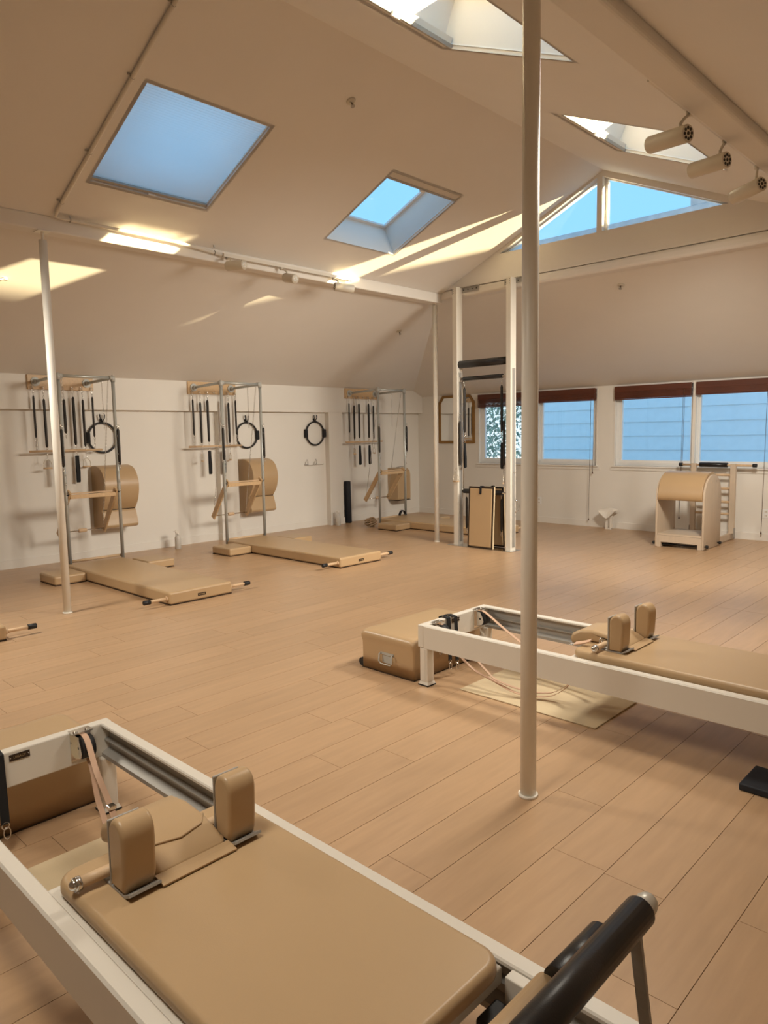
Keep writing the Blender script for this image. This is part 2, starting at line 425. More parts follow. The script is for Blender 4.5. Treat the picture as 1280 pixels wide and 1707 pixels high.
# gable wall over the back beam with two triangular lights
CX0, CX1 = -3.954, -3.89
TL, TR, ZS, ZT = -5.238, -2.569, 3.648, 4.225
b = B()
def gp(poly): b.prism(poly, 'y', GY, GY + .15)
gp([(-6.2, 3.33), (-1.56, 3.33), (-1.56, ZS), (-6.2, ZS)])
gp([(CX0, ZS), (CX1, ZS), (CX1, ZR + .02), (CX0, ZR + .02)])
gp([(-6.2, ZS), (TL, ZS), (CX0, ZT), (CX0, ZR + .01), (-6.2, 3.66)])
gp([(-1.56, ZS), (TR, ZS), (CX1, ZT), (CX1, ZR + .01), (-1.56, 3.66)])
struct('wall_gable', b, M['ceiling'])
for nm, tri in (('window_3', [(TL, ZS), (CX0, ZS), (CX0, ZT)]), ('window_4', [(CX1, ZS), (TR, ZS), (CX1, ZT)])):
    w = struct(nm, loc=(0, 0, 0)); w['kind'] = 'structure'
    obj('glass_pane', B().prism(tri, 'y', GY + .085, GY + .091), M['glass'], w)
    cx = sum(p[0] for p in tri) / 3; cz = sum(p[1] for p in tri) / 3
    fb = B()
    for i in range(3):
        a, c = tri[i], tri[(i + 1) % 3]
        sh = lambda p, k: (p[0] + (cx - p[0]) * k, p[1] + (cz - p[1]) * k)
        kk = .07
        fb.prism([a, c, sh(c, kk), sh(a, kk)], 'y', GY + .07, GY + .11)
    obj('window_frame', fb, M['upvc'], w)

# skylights: plastered shafts, glass above, pleated shades
def skylight(n, h, side):
    x0, x1, y0, y1 = h
    nv = Vector((-mU if side < 0 else mU, 0, 1)).normalized(); D = 0.36 if side < 0 else 0.31
    w = struct('window_%d' % n); w['kind'] = 'structure'
    P = [Vector((x, y, zc(x))) for x, y in ((x0, y0), (x1, y0), (x1, y1), (x0, y1))]
    T = [p + nv * D for p in P]
    b = B(); c = sum(P, Vector()) / 4
    for i in range(4):
        j = (i + 1) % 4
        o0, o1 = (P[i] - c).normalized() * .04, (P[j] - c).normalized() * .04
        b.hexa([P[i], P[j], P[j] + o1, P[i] + o0, T[i], T[j], T[j] + o1, T[i] + o0])
    obj('shaft', b, M['ceiling'], w)
    obj('glass_pane', B().hexa([t for t in T] + [t + nv * .006 for t in T]), M['glass'], w)
    fb = B(); ct = sum(T, Vector()) / 4
    for i in range(4):
        j = (i + 1) % 4; a = T[i] + (ct - T[i]) * .07; d = T[j] + (ct - T[j]) * .07
        fb.hexa([T[i] - nv * .025, T[j] - nv * .025, d - nv * .025, a - nv * .025, T[i] - nv * .001, T[j] - nv * .001, d - nv * .001, a - nv * .001])
    obj('window_frame', fb, M['upvc'], w)
    return P, nv
def shade(h, side, closed, label):
    x0, x1, y0, y1 = h
    nv = Vector((-mU if side < 0 else mU, 0, 1)).normalized()
    xu, xd = (x1, x0) if side < 0 else (x0, x1)          # ridge edge, eave edge
    sl = Vector((xd - xu, 0, zc(xd) - zc(xu))); L = sl.length; s = sl.normalized()
    U = Vector((xu, 0, zc(xu)))
    t = thing('skylight_shade', label, 'shade', U + V(0, y0, 0), group='pleated skylight shades')
    w = y1 - y0
    def bar(a0, a1, n0, n1, name, m, yy0=.004, yy1=None):
        yy1 = w - .004 if yy1 is None else yy1
        q = []
        for n in (n0, n1):
            for a, y in ((a0, yy0), (a1, yy0), (a1, yy1), (a0, yy1)): q.append(s * a + nv * n + V(0, y, 0))
        return obj(name, B().hexa(q), m, t)
    if closed:
        b = B(); n = 44; top, bot = .012, L - .03; pr = None
        for i in range(n * 2 + 1):
            a = top + (bot - top) * i / (n * 2); q = s * a + nv * (.03 + (.012 if i % 2 else 0))
            cur = (b.bm.verts.new(q + V(0, .006, 0)), b.bm.verts.new(q + V(0, w - .006, 0)))
            if pr: b.bm.faces.new([pr[0], pr[1], cur[1], cur[0]])
            pr = cur
        obj('pleated_cloth', b, M['shade'], t)
        bar(L - .032, L - .006, .012, .04, 'bottom_rail', M['alu'])
        bar(.002, .016, .015, .045, 'top_rail', M['white_metal'])
        bar(L - .012, L + .004, .0, .02, 'pull_tab', M['lens'], w * .47, w * .53)
    else:
        bar(.006, .075, .02, .06, 'top_rail', M['white_metal'])
        b = B()
        for i in range(6): 
            a = .010 + i * .010
            q = []
            for n in (.006, .019):
                for aa, y in ((a, .006), (a + .008, .006), (a + .008, w - .006), (a, w - .006)): q.append(s * aa + nv * n + V(0, y, 0))
            b.hexa(q)
        obj('folded_cloth', b, M['paper'], t)
        bar(.068, .092, .0, .022, 'bottom_rail', M['alu'])
        bar(.085, .105, -.012, .014, 'pull_tab', M['lens'], w * .47, w * .53)
    for yy in (.002, w - .008):
        bar(.0, L, .022, .03, 'side_channel', M['upvc'], yy, yy + .006)
for i, h in enumerate(SKY_L): skylight(5 + i, h, -1)
for i, h in enumerate(SKY_R): skylight(7 + i, h, 1)
shade(SKY_L[0], -1, True, 'white pleated skylight shade drawn shut, glowing pale blue')
shade(SKY_L[1], -1, False, 'folded pleated shade on the skylight showing blue sky over the track lamps')
shade(SKY_R[0], 1, False, 'folded pleated shade on the sunlit skylight cut by the picture top')
shade(SKY_R[1], 1, False, 'folded pleated shade on the sunlit skylight behind the white cylinder lamps')

# back windows
def back_window(n, w):
    s = struct('window_%d' % n); s['kind'] = 'structure'
    x0, x1 = w; xm = (x0 + x1) / 2 + .06; y = YB + .05; f = .055
    b = B()
    b.box(x0, x0 + f, y, y + .07, WZ0, WZ1); b.box(x1 - f, x1, y, y + .07, WZ0, WZ1)
    b.box(x0 + f, x1 - f, y, y + .07, WZ0, WZ0 + .055); b.box(x0 + f, x1 - f, y, y + .07, WZ1 - .05, WZ1)
    obj('window_frame', b, M['upvc'], s)
    obj('mullion', B().box(xm - .035, xm + .035, y - .012, y + .06, WZ0 + .055, WZ1 - .05), M['upvc'], s)
    obj('mullion_cover', B().box(xm - .02, xm + .02, YB - .012, y - .012, WZ0, WZ1), M['trim'], s)
    for a, c in ((x0 + f, xm - .035), (xm + .035, x1 - f)):
        fb = B(); g = .03
        fb.box(a, a + g, y + .005, y + .05, WZ0 + .055, WZ1 - .05); fb.box(c - g, c, y + .005, y + .05, WZ0 + .055, WZ1 - .05)
        fb.box(a + g, c - g, y + .005, y + .05, WZ0 + .055, WZ0 + .085); fb.box(a + g, c - g, y + .005, y + .05, WZ1 - .08, WZ1 - .05)
        sa = obj('sash', fb, M['upvc'], s)
        obj('glass_pane', B().box(a + g, c - g, y + .025, y + .031, WZ0 + .085, WZ1 - .08), M['glass'], sa)
    obj('window_sill', B().box(x0 - .03, x1 + .03, YB - .035, YB + .05, WZ0 - .02, WZ0, bev=.004), M['trim'], s)
    obj('apron', B().box(x0 - .06, x1 + .06, YB - .012, YB, WZ0 - .065, WZ0 - .02), M['trim'], s)
    obj('jamb_lining', B().box(x0 - .012, x0 + .005, YB - .006, YB + .052, WZ0, WZ1).box(x1 - .005, x1 + .012, YB - .006, YB + .052, WZ0, WZ1), M['trim'], s)
    return xm
xm1 = back_window(1, W1); xm2 = back_window(2, W2)
def blind(x0, x1, zl, label, cords, clip=False):
    t = thing('wooden_blind', label, 'blind', ((x0 + x1) / 2, YB - .03, 2.02), group='wooden blinds')
    h = (x1 - x0) / 2
    obj('valance', B().box(-h, h, -.022, -.008, .012, .092, bev=.003), M['blind'], t)
    obj('head_rail', B().box(-h + .005, h - .005, -.008, .03, .03, .085), M['blind'], t)
    n = 14; z1 = .012; z0 = zl - 2.02
    sm = B().box(-h + .004, h - .004, -.028, .028, -.0030, .0030).mesh('slat', M['blind'])
    for i in range(n):
        obj('slat', sm, None, t, (R.uniform(-.002, .002), R.uniform(-.002, .002), z0 + .016 + (z1 - z0 - .016) * (i + .5) / n), (R.uniform(-.02, .02), 0, 0))
    obj('bottom_rail', B().box(-h + .004, h - .004, -.026, .026, z0, z0 + .014, bev=.003), M['blind'], t)
    for cx, zz in cords:
        c = obj('pull_cord', B().tube([(cx - (x0 + x1) / 2, -.03, .02), (cx - (x0 + x1) / 2 - .004, -.034, (zz - 2.02) * .5), (cx - (x0 + x1) / 2 - .012, -.034, zz - 2.02 + .03)], .003, 5), M['cord'], t)
        obj('tassel', B().tube([(cx - (x0 + x1) / 2 - .012, -.034, zz - 2.02 + .035), (cx - (x0 + x1) / 2 - .012, -.034, zz - 2.02)], [.005, .011], 8), M['cord'], c)
blind(W1[0] + .01, xm1 - .03, 1.895, 'short raised mahogany blind over the leafy window pane', [])
blind(xm1 - .02, W1[1] - .01, 1.925, 'raised mahogany blind over the pane beside the round white pole', [(-5.34, .10), (-5.285, .82)])
blind(W2[0] + .01, xm2 - .03, 1.915, 'raised mahogany blind above the pane over the ladder barrel', [(-3.955, .22), (-3.935, .80)])
blind(xm2 + .03, W2[1] - .01, 1.935, 'raised mahogany blind cut by the picture edge at the last pane', [(-2.885, .095)])

# support poles
def pole(x, y, ztop, label, pin=0):
    t = thing('support_pole', label, 'pole', (x, y, 0), group='round white support poles')
    obj('shaft', B().cyl((0, 0, .004), (0, 0, ztop - pin), .0325, 24), M['pole'], t)
    obj('base_collar', B().cyl((0, 0, 0), (0, 0, .012), .040, 24), M['pole'], t)
    obj('top_plate', B().box(-.05, .05, -.05, .05, ztop - .006, ztop) , M['pole'], t)
    if pin: obj('jack_pin', B().cyl((0, 0, ztop - pin), (0, 0, ztop - .004), .010, 10), M['pole'], t)
pole(-6.187, 2.485, 3.176, 'slim white pole in front of the wall tower, with a jack pin on top', .07)
pole(-1.541, 2.434, 3.176, 'large white pole standing nearest, beside the second reformer')
pole(-6.235, 7.534, 3.176, 'thin far white pole at the corner where the beams meet', .02)

# ------------------------------------------------------------------ reformers
RW, RL, RT, RB = 0.33, 2.36, 0.366, 0.230      # half width, length, rail top, rail bottom
def make_reformer(loc, label, footbar):
    t = thing('pilates_reformer', label, 'reformer', loc, group='pilates reformers')
    for s in (-1, 1):
        y1 = s * RW; yi = s * (RW - .045)
        a, c = min(y1, yi), max(y1, yi)
        prof = [(y1, RB), (y1, RT - .006), (y1 - s * .006, RT), (yi + s * .004, RT), (yi, RT - .004), (yi, RT - .012), (y1 - s * .010, RT - .012), (y1 - s * .010, RB)]
        obj('side_rail', B().prism(prof, 'x', .0455, RL), M['white_metal'], t)
        tr = [(y1 - s * .0105, RT - .0125), (y1 - s * .014, RT - .0125), (y1 - s * .014, RT - .062), (y1 - s * .034, RT - .066), (y1 - s * .034, RT - .072), (y1 - s * .014, RT - .076), (y1 - s * .014, RB + .030), (y1 - s * .040, RB + .020), (y1 - s * .048, RB + .016), (y1 - s * .048, RB), (y1 - s * .0105, RB)]
        obj('track', B().prism(tr, 'x', .046, RL - .05), M['alu'], t, label='grey aluminium inner track')
    e = obj('end_rail', B().box(0, .045, -RW, RW, RB, RT, bev=.005), M['white_metal'], t)
    obj('foot_rail', B().box(RL, RL + .045, -RW, RW, RB, RT, bev=.005), M['white_metal'], t)
    p = obj('name_plate', B().box(.045, .0475, -.060, .012, RT - .038, RT - .014), M['plate_brown'], t, label='dark brown name plate')
    fc = bpy.data.curves.new('lettering', 'FONT'); fc.body = 'LEGACY'; fc.size = .0115; fc.align_x = 'CENTER'; fc.align_y = 'CENTER'; fc.extrude = .0004
    fc.materials.append(M['letter'])
    ft = bpy.data.objects.new('lettering_source', fc); COL.objects.link(ft)
    lm_ = bpy.data.meshes.new_from_object(ft.evaluated_get(bpy.context.evaluated_depsgraph_get())); bpy.data.objects.remove(ft)
    fo = bpy.data.objects.new('lettering', lm_); COL.objects.link(fo); fo.parent = p
    fo.location = (.0479, -.024, RT - .026); fo.rotation_euler = (PI / 2, 0, PI / 2)
    b = B()
    for yy in (-.056, .008): b.ball((.0475, yy, RT - .026), .0025, 8, 4)
    obj('rivet', b, M['chrome'], p)
    lg = B().box(-.030, .030, -.030, .030, .022, RB, bev=.006); lg.box(-.012, .012, -.0315, .0315, .03, RB - .01)
    lm = lg.mesh('leg', M['white_metal'])
    fm = B().hexa([(-.038, -.038, 0), (.038, -.038, 0), (.038, .038, 0), (-.038, .038, 0), (-.038, -.038, .008), (.038, -.038, .008), (.038, .038, .008), (-.038, .038, .008)]).mesh('rubber_foot', M['black'])
    cm = B().hexa([(-.036, -.036, .008), (.036, -.036, .008), (.036, .036, .008), (-.036, .036, .008), (-.030, -.030, .024), (.030, -.030, .024), (.030, .030, .024), (-.030, .030, .024)]).mesh('foot_collar', M['white_metal'])
    for x in (.042, RL - .03):
        for s in (-1, 1):
            l = obj('leg', lm, None, t, (x, s * (RW - .032), 0))
            obj('rubber_foot', fm, None, l); obj('foot_collar', cm, None, l)
    # pulleys on the end rail
    for s in (-1, 1):
        y = s * .205
        b = B().box(.045, .050, y - .045, y + .035, RB + .020, RT - .002)
        b.box(.030, .075, y - .045, y + .035, RT - .004, RT + .002)
        b.prism([(.05, RB + .03), (.05, RT - .01), (.085, RT - .012), (.105, RT - .045), (.112, RT - .07), (.10, RB + .045)], 'y', y - .030, y - .026)
        b.cyl((.085, y - .03, RT - .055), (.085, y + .03, RT - .055), .006, 8)
        q = obj('pulley_bracket', b, M['chrome'], t, label='chrome pulley bracket')
        obj('pulley_wheel', B().cyl((.085, y - .024, RT - .055), (.085, y + .022, RT - .055), .043, 20), M['black'], q)
        b = B()
        for yy, zz in ((y - .028, RT + .003), (y + .018, RT + .003)): b.cyl((.060, yy, zz - .002), (.060, yy, zz + .004), .009, 10)
        for zz in (RB + .035,): b.cyl((.05, y + .012, zz), (.056, y + .012, zz), .010, 10)
        obj('bolt', b, M['chrome'], q)
    # carriage
    cx0, cx1, hw = .975, 1.985, .280
    obj('carriage_frame', B().box(cx0 - .012, cx1 - .02, -hw - .002, hw + .002, RT - .052, RT - .012, bev=.004), M['white_metal'], t)
    r_ = .055; pc = []
    for qx, qy, a0 in ((cx1 - r_, hw - .010 - r_, 0), (cx0 + r_, hw - .010 - r_, 90), (cx0 + r_, -hw + .010 + r_, 180), (cx1 - r_, -hw + .010 + r_, 270)):
        pc += arc(qx, qy, r_, a0, a0 + 90, 6)
    soften(obj('carriage_pad', B().prism(pc, 'z', RT - .014, RT + .032, bev=.018, seg=4, smooth=True), M['vinyl'], t, label='tan vinyl carriage pad'))
    for s in (-1, 1):
        y = s * .150
        b = B().box(1.053, 1.203, y - .042, y + .042, RT + .030, RT + .038, bev=.003)
        b.hexa([(1.203, y - .042, RT + .032), (1.233, y - .042, RT + .046), (1.233, y + .042, RT + .046), (1.203, y + .042, RT + .032), (1.202, y - .042, RT + .038), (1.230, y - .042, RT + .052), (1.230, y + .042, RT + .052), (1.202, y + .042, RT + .038)])
        b.box(1.130, 1.138, y - .042, y + .042, RT + .036, RT + .205, bev=.003)
        br = obj('shoulder_bracket', b, M['alu'], t, label='grey metal shoulder bracket')
        prof = [(1.138, RT + .040), (1.203, RT + .040), (1.210, RT + .07), (1.214, RT + .15)] + [(1.176 + .038 * math.cos(math.radians(a)), RT + .175 + .045 * math.sin(math.radians(a))) for a in range(0, 181, 15)] + [(1.138, RT + .15)]
        soften(obj('shoulder_pad', B().prism(prof, 'y', y - .044, y + .044, bev=.012, seg=3, smooth=True), M['vinyl'], t, label='upright tan shoulder pad'))
        obj('strap_peg', B().cyl((1.106, y - .008, RT + .058), (1.098, y - .105, RT + .055), .0145, 14), M['maple'], br, label='wooden strap peg')
        obj('peg_cap', B().cyl((1.098, y - .100, RT + .055), (1.097, y - .116, RT + .0545), .0175, 14).ball((1.097, y - .114, RT + .0545), .0145, 12, 6), M['chrome'], br)
        b = B()
        for xx in (1.073, 1.183): b.cyl((xx, y - .028, RT + .037), (xx, y - .028, RT + .041), .007, 8)
        b.ring((1.064, y + .022, RT + .058), .015, .003, 'x', 14, 5)
        obj('screw', b, M['black'] if s > 2 else M['chrome'], br)
        g = B().prism([(1.130, RT + .10), (1.124, RT + .10), (1.096, RT + .06), (1.078, RT + .038), (1.130, RT + .038)], 'y', y + .028, y + .033)
        obj('gusset', g, M['alu'], br)
    # head rest, tipped towards the pulleys
    prof = [(.885, RT + .004), (.872, RT + .030), (.885, RT + .060), (.93, RT + .086), (1.00, RT + .096), (1.09, RT + .090), (1.15, RT + .074), (1.195, RT + .052), (1.200, RT + .036), (1.0, RT + .034)]
    soften(obj('head_rest', B().prism(prof, 'y', -.104, .104, bev=.018, seg=3, smooth=True), M['vinyl'], t, label='tan padded head rest'))
    obj('head_rest_piping', B().tube([(1.09, -.098, RT + .086), (1.125, -.07, RT + .083), (1.14, 0, RT + .080), (1.125, .07, RT + .083), (1.09, .098, RT + .086)], .0035, 6), M['vinyl'], t)
    obj('hinge_flap', B().ribbon([(1.196, 0, RT + .044), (1.215, 0, RT + .042), (1.238, 0, RT + .037)], (0, 1, 0), .215, .005), M['vinyl'], t, label='stitched hinge flap')
    # springs under the carriage end
    b = B()
    for k in range(4): 
        pts = []; yy = -.12 + k * .08
        for i in range(90): pts.append((cx1 - .02 + i * .0036, yy + .014 * math.cos(i * .9), RT - .075 + .014 * math.sin(i * .9)))
        b.tube(pts, .0025, 4)
    obj('spring', b, M['chrome'], t)
    obj('spring_bar', B().box(RL - .05, RL - .03, -RW + .05, RW - .05, RT - .09, RT - .06), M['alu'], t)
    if footbar:
        obj('end_bracket', B().box(cx1 + .006, cx1 + .075, RW - .078, RW - .048, RT - .07, RT - .004, bev=.003), M['white_metal'], t)
        obj('carriage_bumper', B().box(cx1 - .01, cx1 + .05, RW - .16, RW - .085, RT - .11, RT - .055, bev=.006), M['black'], t)
        fx, fz = 2.258, .612
        fb = obj('footbar', B().tube([(fx, -.30, fz), (fx, .320, fz)], .0135, 14), M['chrome'], t, label='chrome foot bar with black padded sleeve')
        obj('sleeve', B().tube([(fx, -.29, fz), (fx, .298, fz)], .029, 24), M['black_vinyl'], fb)
        obj('end_cap', B().tube([(fx, .298, fz), (fx, .326, fz), (fx, .337, fz), (fx, .342, fz)], [.0215, .0215, .018, .008], 18), M['cap'], fb)
        for s in (-1, 1):
            obj('footbar_arm', B().hexa([(fx - .006, s * .27 - .004, fz - .03), (fx + .016, s * .27 - .004, fz - .03), (fx + .016, s * .27 + .004, fz - .03), (fx - .006, s * .27 + .004, fz - .03), (fx + .040, s * .27 - .004, RB + .02), (fx + .062, s * .27 - .004, RB + .02), (fx + .062, s * .27 + .004, RB + .02), (fx + .040, s * .27 + .004, RB + .02)]), M['alu'], fb)
        # lower padded foot rest behind the bar
        fr = obj('foot_rest', B().tube([(fx - .070, -.24, fz - .075), (fx - .070, .10, fz - .075)], .030, 20), M['vinyl'], t, label='tan padded roll behind the foot bar')
        obj('sleeve', B().tube([(fx - .050, .095, fz - .050), (fx - .045, .24, fz - .040)], [.030, .028], 20), M['black_vinyl'], fr)
    return t
R1 = (-2.785, .915, 0); R2 = (-2.750, 3.465, 0)
ref1 = make_reformer(R1, 'nearest white framed reformer with a black padded foot bar', True)
ref2 = make_reformer(R2, 'white framed reformer passing behind the large white pole', False)

# loose straps rigged to each reformer
def strap(pts, wdir, ref, w=.022, clip=None):
    o_ = Vector(ref.location)
    P = [Vector(p) for p in pts]; Q = []
    for i in range(len(P) - 1):
        a, b_, c, d = P[max(i - 1, 0)], P[i], P[i + 1], P[min(i + 2, len(P) - 1)]
        for k in range(6):
            u = k / 6; Q.append(.5 * ((2 * b_) + (c - a) * u + (2 * a - 5 * b_ + 4 * c - d) * u * u + (3 * b_ - a - 3 * c + d) * u ** 3) - o_)
    Q.append(P[-1] - o_)
    t = obj('leather_strap', B().ribbon(Q, wdir, w, .0028), M['leather'], ref, label='pinkish leather strap')
    if clip:
        c = Vector(clip) - o_
        obj('clip', B().box(c.x - .014, c.x + .014, c.y - .014, c.y + .014, c.z - .007, c.z + .007, bev=.002), M['chrome'], t)
def L(o, x, y, z): return (o[0] + x, o[1] + y, z)
sY = (0, 1, 0)
strap([L(R1, .052, .200, .352), L(R1, .085, .200, .358), L(R1, .125, .198, .335), L(R1, .20, .19, .250), L(R1, .32, .18, .165), L(R1, .50, .14, .09), L(R1, .72, .05, .060), L(R1, .90, -.08, .12), L(R1, .95, -.15, .20)], sY,
      ref1, clip=L(R1, .335, .178, .165))
strap([L(R1, .085, .212, .262), L(R1, .13, .205, .225), L(R1, .24, .17, .170), L(R1, .36, .14, .135), L(R1, .55, .08, .085), L(R1, .75, .0, .070), L(R1, .92, -.10, .13)], sY,
      ref1, w=.020)
strap([L(R2, .052, .200, .352), L(R2, .085, .200, .358), L(R2, .13, .195, .345), L(R2, .24, .19, .285), L(R2, .36, .185, .225), L(R2, .52, .18, .150), L(R2, .75, .15, .10), L(R2, .92, .12, .16)], sY,
      ref2)
strap([L(R2, .085, -.205, .358), L(R2, .115, -.200, .30), L(R2, .17, -.175, .20), L(R2, .28, -.165, .115), L(R2, .42, -.16, .075), L(R2, .58, -.15, .035), L(R2, .72, -.08, .030), L(R2, .82, -.06, .090), L(R2, .90, -.05, .20)], sY,
      ref2, w=.020)
strap([L(R2, .085, -.190, .27), L(R2, .20, -.14, .22), L(R2, .30, -.155, .17), L(R2, .37, -.16, .125), L(R2, .45, -.165, .085), L(R2, .60, -.12, .05), L(R2, .74, -.05, .05), L(R2, .86, -.03, .14)], sY,
      ref2, w=.018)

# black hand loops hung over the pulley end, with snap hooks
def hand_loop(o, y, zlow, label, xo=.0, out=.0):
    t = thing('hand_loop', label, 'loop', L(o, 0, y, RT), group='black hand loops')
    top = [(.065 + xo, 0, zlow + .02 - RT), (.060 + xo, 0, -.10), (.055 + xo, 0, .004), (.022, 0, .010), (-.010, 0, .004), (-.012 + out, 0, -.10), (-.010 + out, 0, zlow - RT + .06)]
    obj('webbing', B().ribbon(top, (0, 1, 0), .030, .004), M['black_web'], t)
    b = B(); z = zlow + .02 - RT; x = .065 + xo
    b.ring((x, 0, z - .006), .013, .0022, 'x', 12, 5); b.ring((x, .004, z - .035), .012, .0022, 'x', 12, 5, 1, 1.9)
    z2 = zlow - RT + .06; b.ring((-.010 + out, 0, z2 - .006), .013, .0022, 'x', 12, 5)
    obj('snap_hook', b, M['chrome'], t)
hand_loop(R2, -.105, .085, 'black hand loop hung nearest the corner of the farther reformer', .0)
hand_loop(R2, -.055, .075, 'black hand loop hung second from the corner of the farther reformer', .015)
hand_loop(R1, -.098, .095, 'black hand loop with snap hook at the left picture edge on the nearest reformer', .01)
# metal snap and leather tab lying at the front of the second carriage
tb_ = obj('strap_end', B().ribbon([(1.03, -.170, RT + .062), (1.0, -.18, RT + .050), (.955, -.195, RT + .038)], (0, 1, 0.3), .030, .006), M['leather'], ref2, label='short brown leather strap end with ring')
obj('ring', B().ring((.938, -.198, RT + .032), .014, .003, 'z', 14, 5), M['chrome'], tb_)

# upholstered boxes
def make_box(loc, label):
    t = thing('upholstered_box', label, 'box', loc, group='tan reformer boxes')
    b = B(); rings = []
    for z, hx, hy, rr_ in ((.004, .222, .370, .012), (.10, .222, .370, .012), (.175, .223, .371, .014), (.205, .231, .379, .022), (.222, .233, .381, .028), (.240, .228, .376, .036), (.252, .214, .362, .045), (.259, .190, .338, .05), (.262, .150, .298, .05)):
        ring = []
        for qx, qy, a0 in ((hx - rr_, hy - rr_, 0), (-hx + rr_, hy - rr_, 90), (-hx + rr_, -hy + rr_, 180), (hx - rr_, -hy + rr_, 270)): ring += arc(qx, qy, rr_, a0, a0 + 90, 5)
        rings.append([b.bm.verts.new((x, y, z)) for x, y in ring])
    for A_, C_ in zip(rings, rings[1:]):
        for j in range(len(A_)): b.bm.faces.new([A_[j], A_[(j + 1) % len(A_)], C_[(j + 1) % len(A_)], C_[j]])
    b.bm.faces.new(rings[0][::-1]); b.bm.faces.new(rings[-1])
    soften(obj('body', b, M['vinyl'], t))
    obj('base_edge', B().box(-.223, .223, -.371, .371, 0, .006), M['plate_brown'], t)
    b = B().tube([(-.052, -.372, .128), (-.052, -.388, .126), (-.056, -.389, .08), (-.040, -.389, .066), (.040, -.389, .066), (.056, -.389, .08), (.052, -.388, .126), (.052, -.372, .128)], .0042, 8)
    b.box(-.056, .056, -.3735, -.371, .120, .136)
    obj('handle', b, M['galv'], t, label='dull metal drop handle')
    obj('handle_plate', B().box(-.040, .040, -.373, -.371, .070, .116), M['galv'], t)
    obj('roller_foot', B().cyl((-.246, -.352, .026), (-.246, -.312, .026), .026, 16), M['black'], t)
    return t
bx = make_box((-3.013, 3.515, 0), 'tan upholstered box with metal handle behind the farther reformer')
dup(bx, (-3.062, .895, 0), 'tan upholstered box behind the nearest reformer at the left edge')

def thin_mat(loc, sx, sy, label):
    t = thing('floor_mat', label, 'mat', loc, group='thin cream floor mats')
    soften(obj('sheet', B().box(-sx / 2, sx / 2, -sy / 2, sy / 2, 0, .007, bev=.0025), M['cream'], t))
    obj('welt', B().tube([(-sx / 2, -sy / 2, .004), (sx / 2, -sy / 2, .004), (sx / 2, sy / 2, .004), (-sx / 2, sy / 2, .004)], .0034, 5, closed=True), M['cream'], t)
thin_mat((-2.077, 3.465, 0), .85, .485, 'thin cream mat on the floor under the farther reformer')
thin_mat((-2.125, .962, 0), .85, .485, 'thin cream mat on the floor under the nearest reformer')
t = thing('foam_block', 'flat black foam block on the floor at the right picture edge', 'block', (-.79, 3.16, 0))
soften(obj('block', B().box(-.13, .13, -.11, .11, 0, .032, bev=.008, seg=3), M['navy'], t))

# ------------------------------------------------------------------ mats with side cushions at the wall towers
def make_mat(yc, xe, label):
    t = thing('tower_mat', label, 'mat', (xe, yc, 0), group='long tan tower mats')
    Lm = 2.20
    soften(obj('pad', B().box(-Lm, 0, -.33, .33, .006, .118, bev=.022, seg=4), M['vinyl'], t))
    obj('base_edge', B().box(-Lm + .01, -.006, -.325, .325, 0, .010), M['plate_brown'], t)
    p = obj('name_plate', B().box(-.001, .002, -.045, .038, .042, .068), M['plate_brown'], t, label='dark brown name plate')
    b = B().box(.002, .0026, -.036, .028, .052, .058)
    obj('lettering', b, M['letter'], p)
    for s in (-1, 1):
        h = obj('handle_pole', B().cyl((-.045, s * .326, .060), (-.045, s * .52, .060), .0145, 14), M['maple'], t, label='wooden handle pole')
        obj('rubber_cap', B().tube([(-.045, s * .495, .060), (-.045, s * .555, .060), (-.045, s * .558, .060)], [.021, .021, .018], 14), M['black'], h)
        obj('collar', B().cyl((-.045, s * .328, .060), (-.045, s * .345, .060), .022, 14), M['maple'], h)
    return t
m1 = make_mat(3.525, -5.722, 'long tan mat on the floor behind the slim white pole')
dup(m1, (-5.832, 5.69, 0), 'long tan mat in the middle of the three wall towers')
dup(m1, (-5.690, 1.50, 0), 'tan mat end with one black capped pole at the left picture edge')
dup(m1, (-5.840, 8.615, 0), 'long tan mat farthest away near the room corner')
def make_cushion(loc, label, src=[]):
    if src: return dup(src[0], loc, label)
    t = thing('side_cushion', label, 'cushion', loc, group='square tan side cushions')
    soften(obj('pad', B().box(-.20, .20, -.165, .165, .005, .100, bev=.022, seg=4), M['vinyl'], t))
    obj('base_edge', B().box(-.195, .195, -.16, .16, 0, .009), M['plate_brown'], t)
    src.append(t); return t
for yc, xo, who in ((3.525, 0, 'mat behind the slim white pole'), (5.69, -.085, 'middle tower mat'), (8.615, .02, 'farthest tower mat')):
    make_cushion((-7.60 + xo, yc - .497, 0), 'square tan cushion on the near side of the ' + who)
    make_cushion((-7.66 + xo, yc + .565, 0), 'square tan cushion on the far side of the ' + who)

